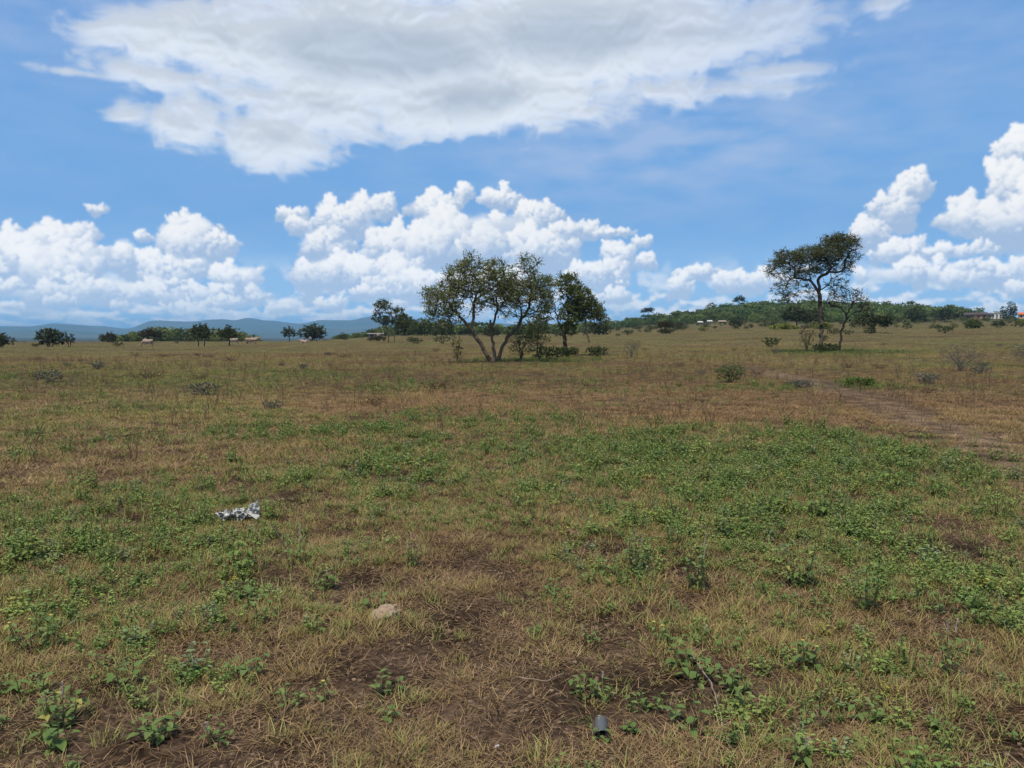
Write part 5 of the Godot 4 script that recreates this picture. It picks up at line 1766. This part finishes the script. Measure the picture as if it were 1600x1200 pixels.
		# ragged coordinates
		for y in h:
			var el := top - y * step
			if el > 20.0:
				continue
			for x in w:
				var a := deg_to_rad(az0 + x * step)
				var p := Vector3(sin(a) * 57.3, el, -cos(a) * 57.3)
				warp_x[y * w + x] = warp.get_noise_3dv(p) * 0.34 + fine.get_noise_3dv(p * 3.2) * 0.15
				warp_y[y * w + x] = warp.get_noise_3dv(p + Vector3(50, 8, 3)) * 0.24 + fine.get_noise_3dv(p * 3.2 + Vector3(9, 5, 31)) * 0.12
		var round_sky := w * step > 359.0
		var sun := Vector3(-0.34, 0.72, 0.60).normalized()
		for q in puffs:
			var r: float = q[2]
			var rx2: float = r * q[7]
			var ry2: float = r * q[8]
			var e: Array = q[6]
			var x0 := floori((q[0] - rx2 - 0.5 - az0) / step)
			var x1 := ceili((q[0] + rx2 + 0.5 - az0) / step)
			var y0 := clampi(floori((top - q[1] - ry2 - 0.4) / step), 0, h)
			var y1 := clampi(ceili((top - q[1] + ry2 + 0.4) / step), 0, h)
			for y in range(y0, y1):
				for x in range(x0, x1):
					var k := x
					if round_sky:
						k = posmod(x, w)
					elif x < 0 or x >= w:
						continue
					var at := y * w + k
					var dx: float = (az0 + x * step + warp_x[at] - q[0]) / rx2
					var dy: float = (top - y * step + warp_y[at] - q[1]) / ry2
					var dd := dx * dx + dy * dy
					if dd >= 1.0:
						continue
					var nz := sqrt(1.0 - dd)
					var n := Vector3(q[4] * 0.92 + dx * 0.22, q[5] * 0.92 + dy * 0.22, 0.40 + nz * 0.30).normalized()
					var l := clampf(n.dot(sun) * 0.70 + 0.26, 0.0, 1.0)
					# the foot of every heap lies in its own shade
					var v := clampf((top - y * step + warp_y[at] - (e[1] - e[3])) / (2.0 * e[3]), 0.0, 1.0)
					l *= lerpf(0.46, 1.0, smoothstep(0.0, 0.8, v))
					var al := smoothstep(1.0, 0.3, dd)
					lit[at] = lerpf(lit[at], l, al if cov[at] > 0.02 else 1.0)
					cov[at] = maxf(cov[at], cov[at] + (1.0 - cov[at]) * al)

	func density_row(y: int) -> void:
		var el := top - y * step
		var g := PackedFloat32Array()
		g.resize(w)
		var tk := PackedFloat32Array()
		tk.resize(w)
		var ce := cos(deg_to_rad(el))
		var se := sin(deg_to_rad(el))
		for x in w:
			var az := az0 + x * step
			# noise is read on the sphere, so that it closes round the sky and does not pinch overhead
			var a := deg_to_rad(az)
			var p := Vector3(sin(a) * ce, se, -cos(a) * ce) * 57.3
			var at := y * w + x
			var flat := Vector3(p.x * 0.8, p.y * 1.7, p.z * 0.8)
			var wv := Vector3(warp.get_noise_3dv(p * 0.3), warp.get_noise_3dv(p * 0.3 + Vector3(9, 9, 9)) * 0.6, 0)
			var s := soft.get_noise_3dv(flat + wv * 3.0)
			var ch := c_high[at]
			var beyond := minf(smoothstep(26.0, 34.0, el) + smoothstep(36.0, 44.0, absf(wrapf(az, -180.0, 180.0))) * smoothstep(9.0, 16.0, el), 1.0)
			ch = maxf(ch, lerpf(-3.0, 0.2, beyond))
			var amp := lerpf(1.15, 3.0, beyond)
			var pf := -puff.get_noise_3dv((flat + wv * 3.0) * 0.55) - 0.28
			var f := fine.get_noise_3dv((flat + wv * 2.0) * 0.7)
			g[x] = minf(ch, 2.6) + s * amp + pf * 0.75 + f * 0.55
			tk[x] = minf(ch, 3.0) + s * amp * 0.9 + pf * 0.25 + f * 0.12
		hi[y] = g
		thick[y] = tk

	func shade_row(y: int) -> void:
		var out := PackedByteArray()
		out.resize(w * 3)
		var el := maxf(top - y * step, 0.0)
		var scale := 0.0879 / step
		var blue := Vector3(0.172, 0.352, 0.700)
		blue = blue.lerp(Vector3(0.190, 0.415, 0.775), smoothstep(24.0, 9.0, el))
		blue = blue.lerp(Vector3(0.33, 0.58, 0.85), smoothstep(9.0, 0.0, el))
		blue = blue.lerp(Vector3(0.07, 0.18, 0.47), smoothstep(24.0, 80.0, el))
		var high: PackedFloat32Array = hi[y]
		var tk: PackedFloat32Array = thick[y]
		var h_up: PackedFloat32Array = hi[maxi(0, y - roundi(4.0 * scale))]
		for x in w:
			var az := az0 + x * step
			var a := deg_to_rad(az)
			var c := blue
			# thin veil of ice cloud on the right, and everywhere a little
			var veil := fine.get_noise_3d(sin(a) * 9.0, el * 0.55, cos(a) * 9.0)
			var at := wrapf(az, -180.0, 180.0)
			var v := 0.04 + 0.36 * exp(-pow((at - 10.0) / 13.0, 2.0) - pow((el - 13.5) / 4.0, 2.0)) + 0.16 * exp(-pow((at + 29.0) / 6.0, 2.0) - pow((el - 19.0) / 4.0, 2.0)) + 0.10 * exp(-pow((at - 28.0) / 8.0, 2.0) - pow((el - 18.0) / 3.0, 2.0))
			c = c.lerp(Vector3(0.46, 0.57, 0.79), clampf(v * (1.0 + veil * 1.6) + veil * 0.05, 0.0, 0.6))
			# the high sheet
			var g := high[x]
			var ga := 1.0 - exp(-1.15 * maxf(g + 0.3, 0.0) * smoothstep(-0.3, 0.7, g))
			var right := smoothstep(6.0, 20.0, at) * smoothstep(42.0, 32.0, at)
			var edge := clampf((g - h_up[x]) * 0.34, -0.11, 0.13) * (1.0 - 0.6 * smoothstep(0.8, 2.6, tk[x]))
			var tone := Vector3(0.86, 0.89, 0.92).lerp(Vector3(0.51, 0.590, 0.690), smoothstep(0.6, 3.2, tk[x])) * (1.0 - edge)
			c = c.lerp(tone, ga * lerpf(0.97, 0.72, right))
			# far rows of small clouds near the horizon
			if el < 8.0:
				var lay := 16.0 / (el + 2.2)
				var lay2 := 16.0 / (el + 2.5)
				var n1 := soft.get_noise_2d(at * 1.5, lay * 6.0) + 0.55 * fine.get_noise_2d(at * 0.7, lay * 1.6)
				var n2 := soft.get_noise_2d(at * 1.5, lay2 * 6.0) + 0.55 * fine.get_noise_2d(at * 0.7, lay2 * 1.6)
				var fa := smoothstep(-0.25, 0.30, n1) * smoothstep(6.0, 2.5, el)
				var up := clampf(0.55 + (n1 - n2) * 1.0, 0.0, 1.0)
				c = c.lerp(Vector3(0.52, 0.65, 0.80).lerp(Vector3(0.98, 0.98, 0.99), up), fa * 0.9)
			# heaped clouds
			var k := y * w + x
			if cov[k] > 0.0:
				var b := lit[k]
				var white := Vector3(0.40, 0.53, 0.735).lerp(Vector3(1.0, 1.0, 1.0), smoothstep(0.28, 0.97, b))
				white = white.lerp(Vector3(0.72, 0.81, 0.90), smoothstep(5.0, 0.0, el) * 0.4)
				c = c.lerp(white, cov[k] * smoothstep(0.3, 2.4, el + warp_y[k] * 2.0))
			c *= (1.0 + 0.16 * smoothstep(9.0, 1.0, el)) / 1.35      # the lowest sky shines through the most haze
			c = Vector3(clampf(c.x, 0, 1), clampf(c.y, 0, 1), clampf(c.z, 0, 1))
			for q in 3:
				var s := c[q]
				s = 12.92 * s if s < 0.0031308 else 1.055 * pow(s, 0.41667) - 0.055
				out[x * 3 + q] = clampi(roundi(s * 255.0), 0, 255)
		rows[y] = out

	func picture() -> Image:
		var t := WorkerThreadPool.add_group_task(density_row, h)
		WorkerThreadPool.wait_for_group_task_completion(t)
		t = WorkerThreadPool.add_group_task(shade_row, h)
		WorkerThreadPool.wait_for_group_task_completion(t)
		var all := PackedByteArray()
		for r in rows:
			all.append_array(r)
		return Image.create_from_data(w, h, false, Image.FORMAT_RGB8, all)


func make_sky() -> PanoramaSkyMaterial:
	var rng := RandomNumberGenerator.new()
	rng.seed = 4
	var low := CUMULUS.duplicate()
	for i in 34:                                                      # the same kind of cloud goes on round the horizon
		var az := rng.randf_range(44.0, 316.0)
		var el := rng.randf_range(2.5, 7.0)
		for j in 5:
			low.append([az + rng.randf_range(-5, 5), el + rng.randf_range(-1.2, 3.0), rng.randf_range(1.2, 3.6), rng.randf_range(0.8, 2.0)])
	for i in 260:                                                     # and small ones low down
		var az := rng.randf_range(-180.0, 180.0)
		var s := rng.randf_range(0.5, 1.6)
		low.append([az, 1.2 + rng.randf() * rng.randf() * 4.2, s, s * rng.randf_range(0.28, 0.5)])
	var deg := 360.0 / PAN_W
	var whole := SkyBand.new()
	whole.setup(1024, 256, -180.0, 90.0, 360.0 / 1024.0, low, HIGH_CLOUD)
	var im := whole.picture()
	im.resize(PAN_W, 1024, Image.INTERPOLATE_CUBIC)
	var front := SkyBand.new()
	var fw := 1120
	var fh := 450
	front.setup(fw, fh, -fw / 2 * deg, (fh - 6) * deg, deg, low, HIGH_CLOUD)
	var fi := front.picture()
	im.blit_rect(fi, Rect2i(0, 0, fw, fh), Vector2i(PAN_W / 2 - fw / 2, 1024 - (fh - 6)))
	var pan := Image.create_empty(PAN_W, PAN_W / 2, false, Image.FORMAT_RGB8)
	pan.fill(Color(0.33, 0.31, 0.24))
	# straight ahead (-z) is the left edge of a panorama
	pan.blit_rect(im, Rect2i(PAN_W / 2, 0, PAN_W / 2, 1024), Vector2i(0, 0))
	pan.blit_rect(im, Rect2i(0, 0, PAN_W / 2, 1024), Vector2i(PAN_W / 2, 0))
	var m := PanoramaSkyMaterial.new()
	m.panorama = ImageTexture.create_from_image(pan)
	return m
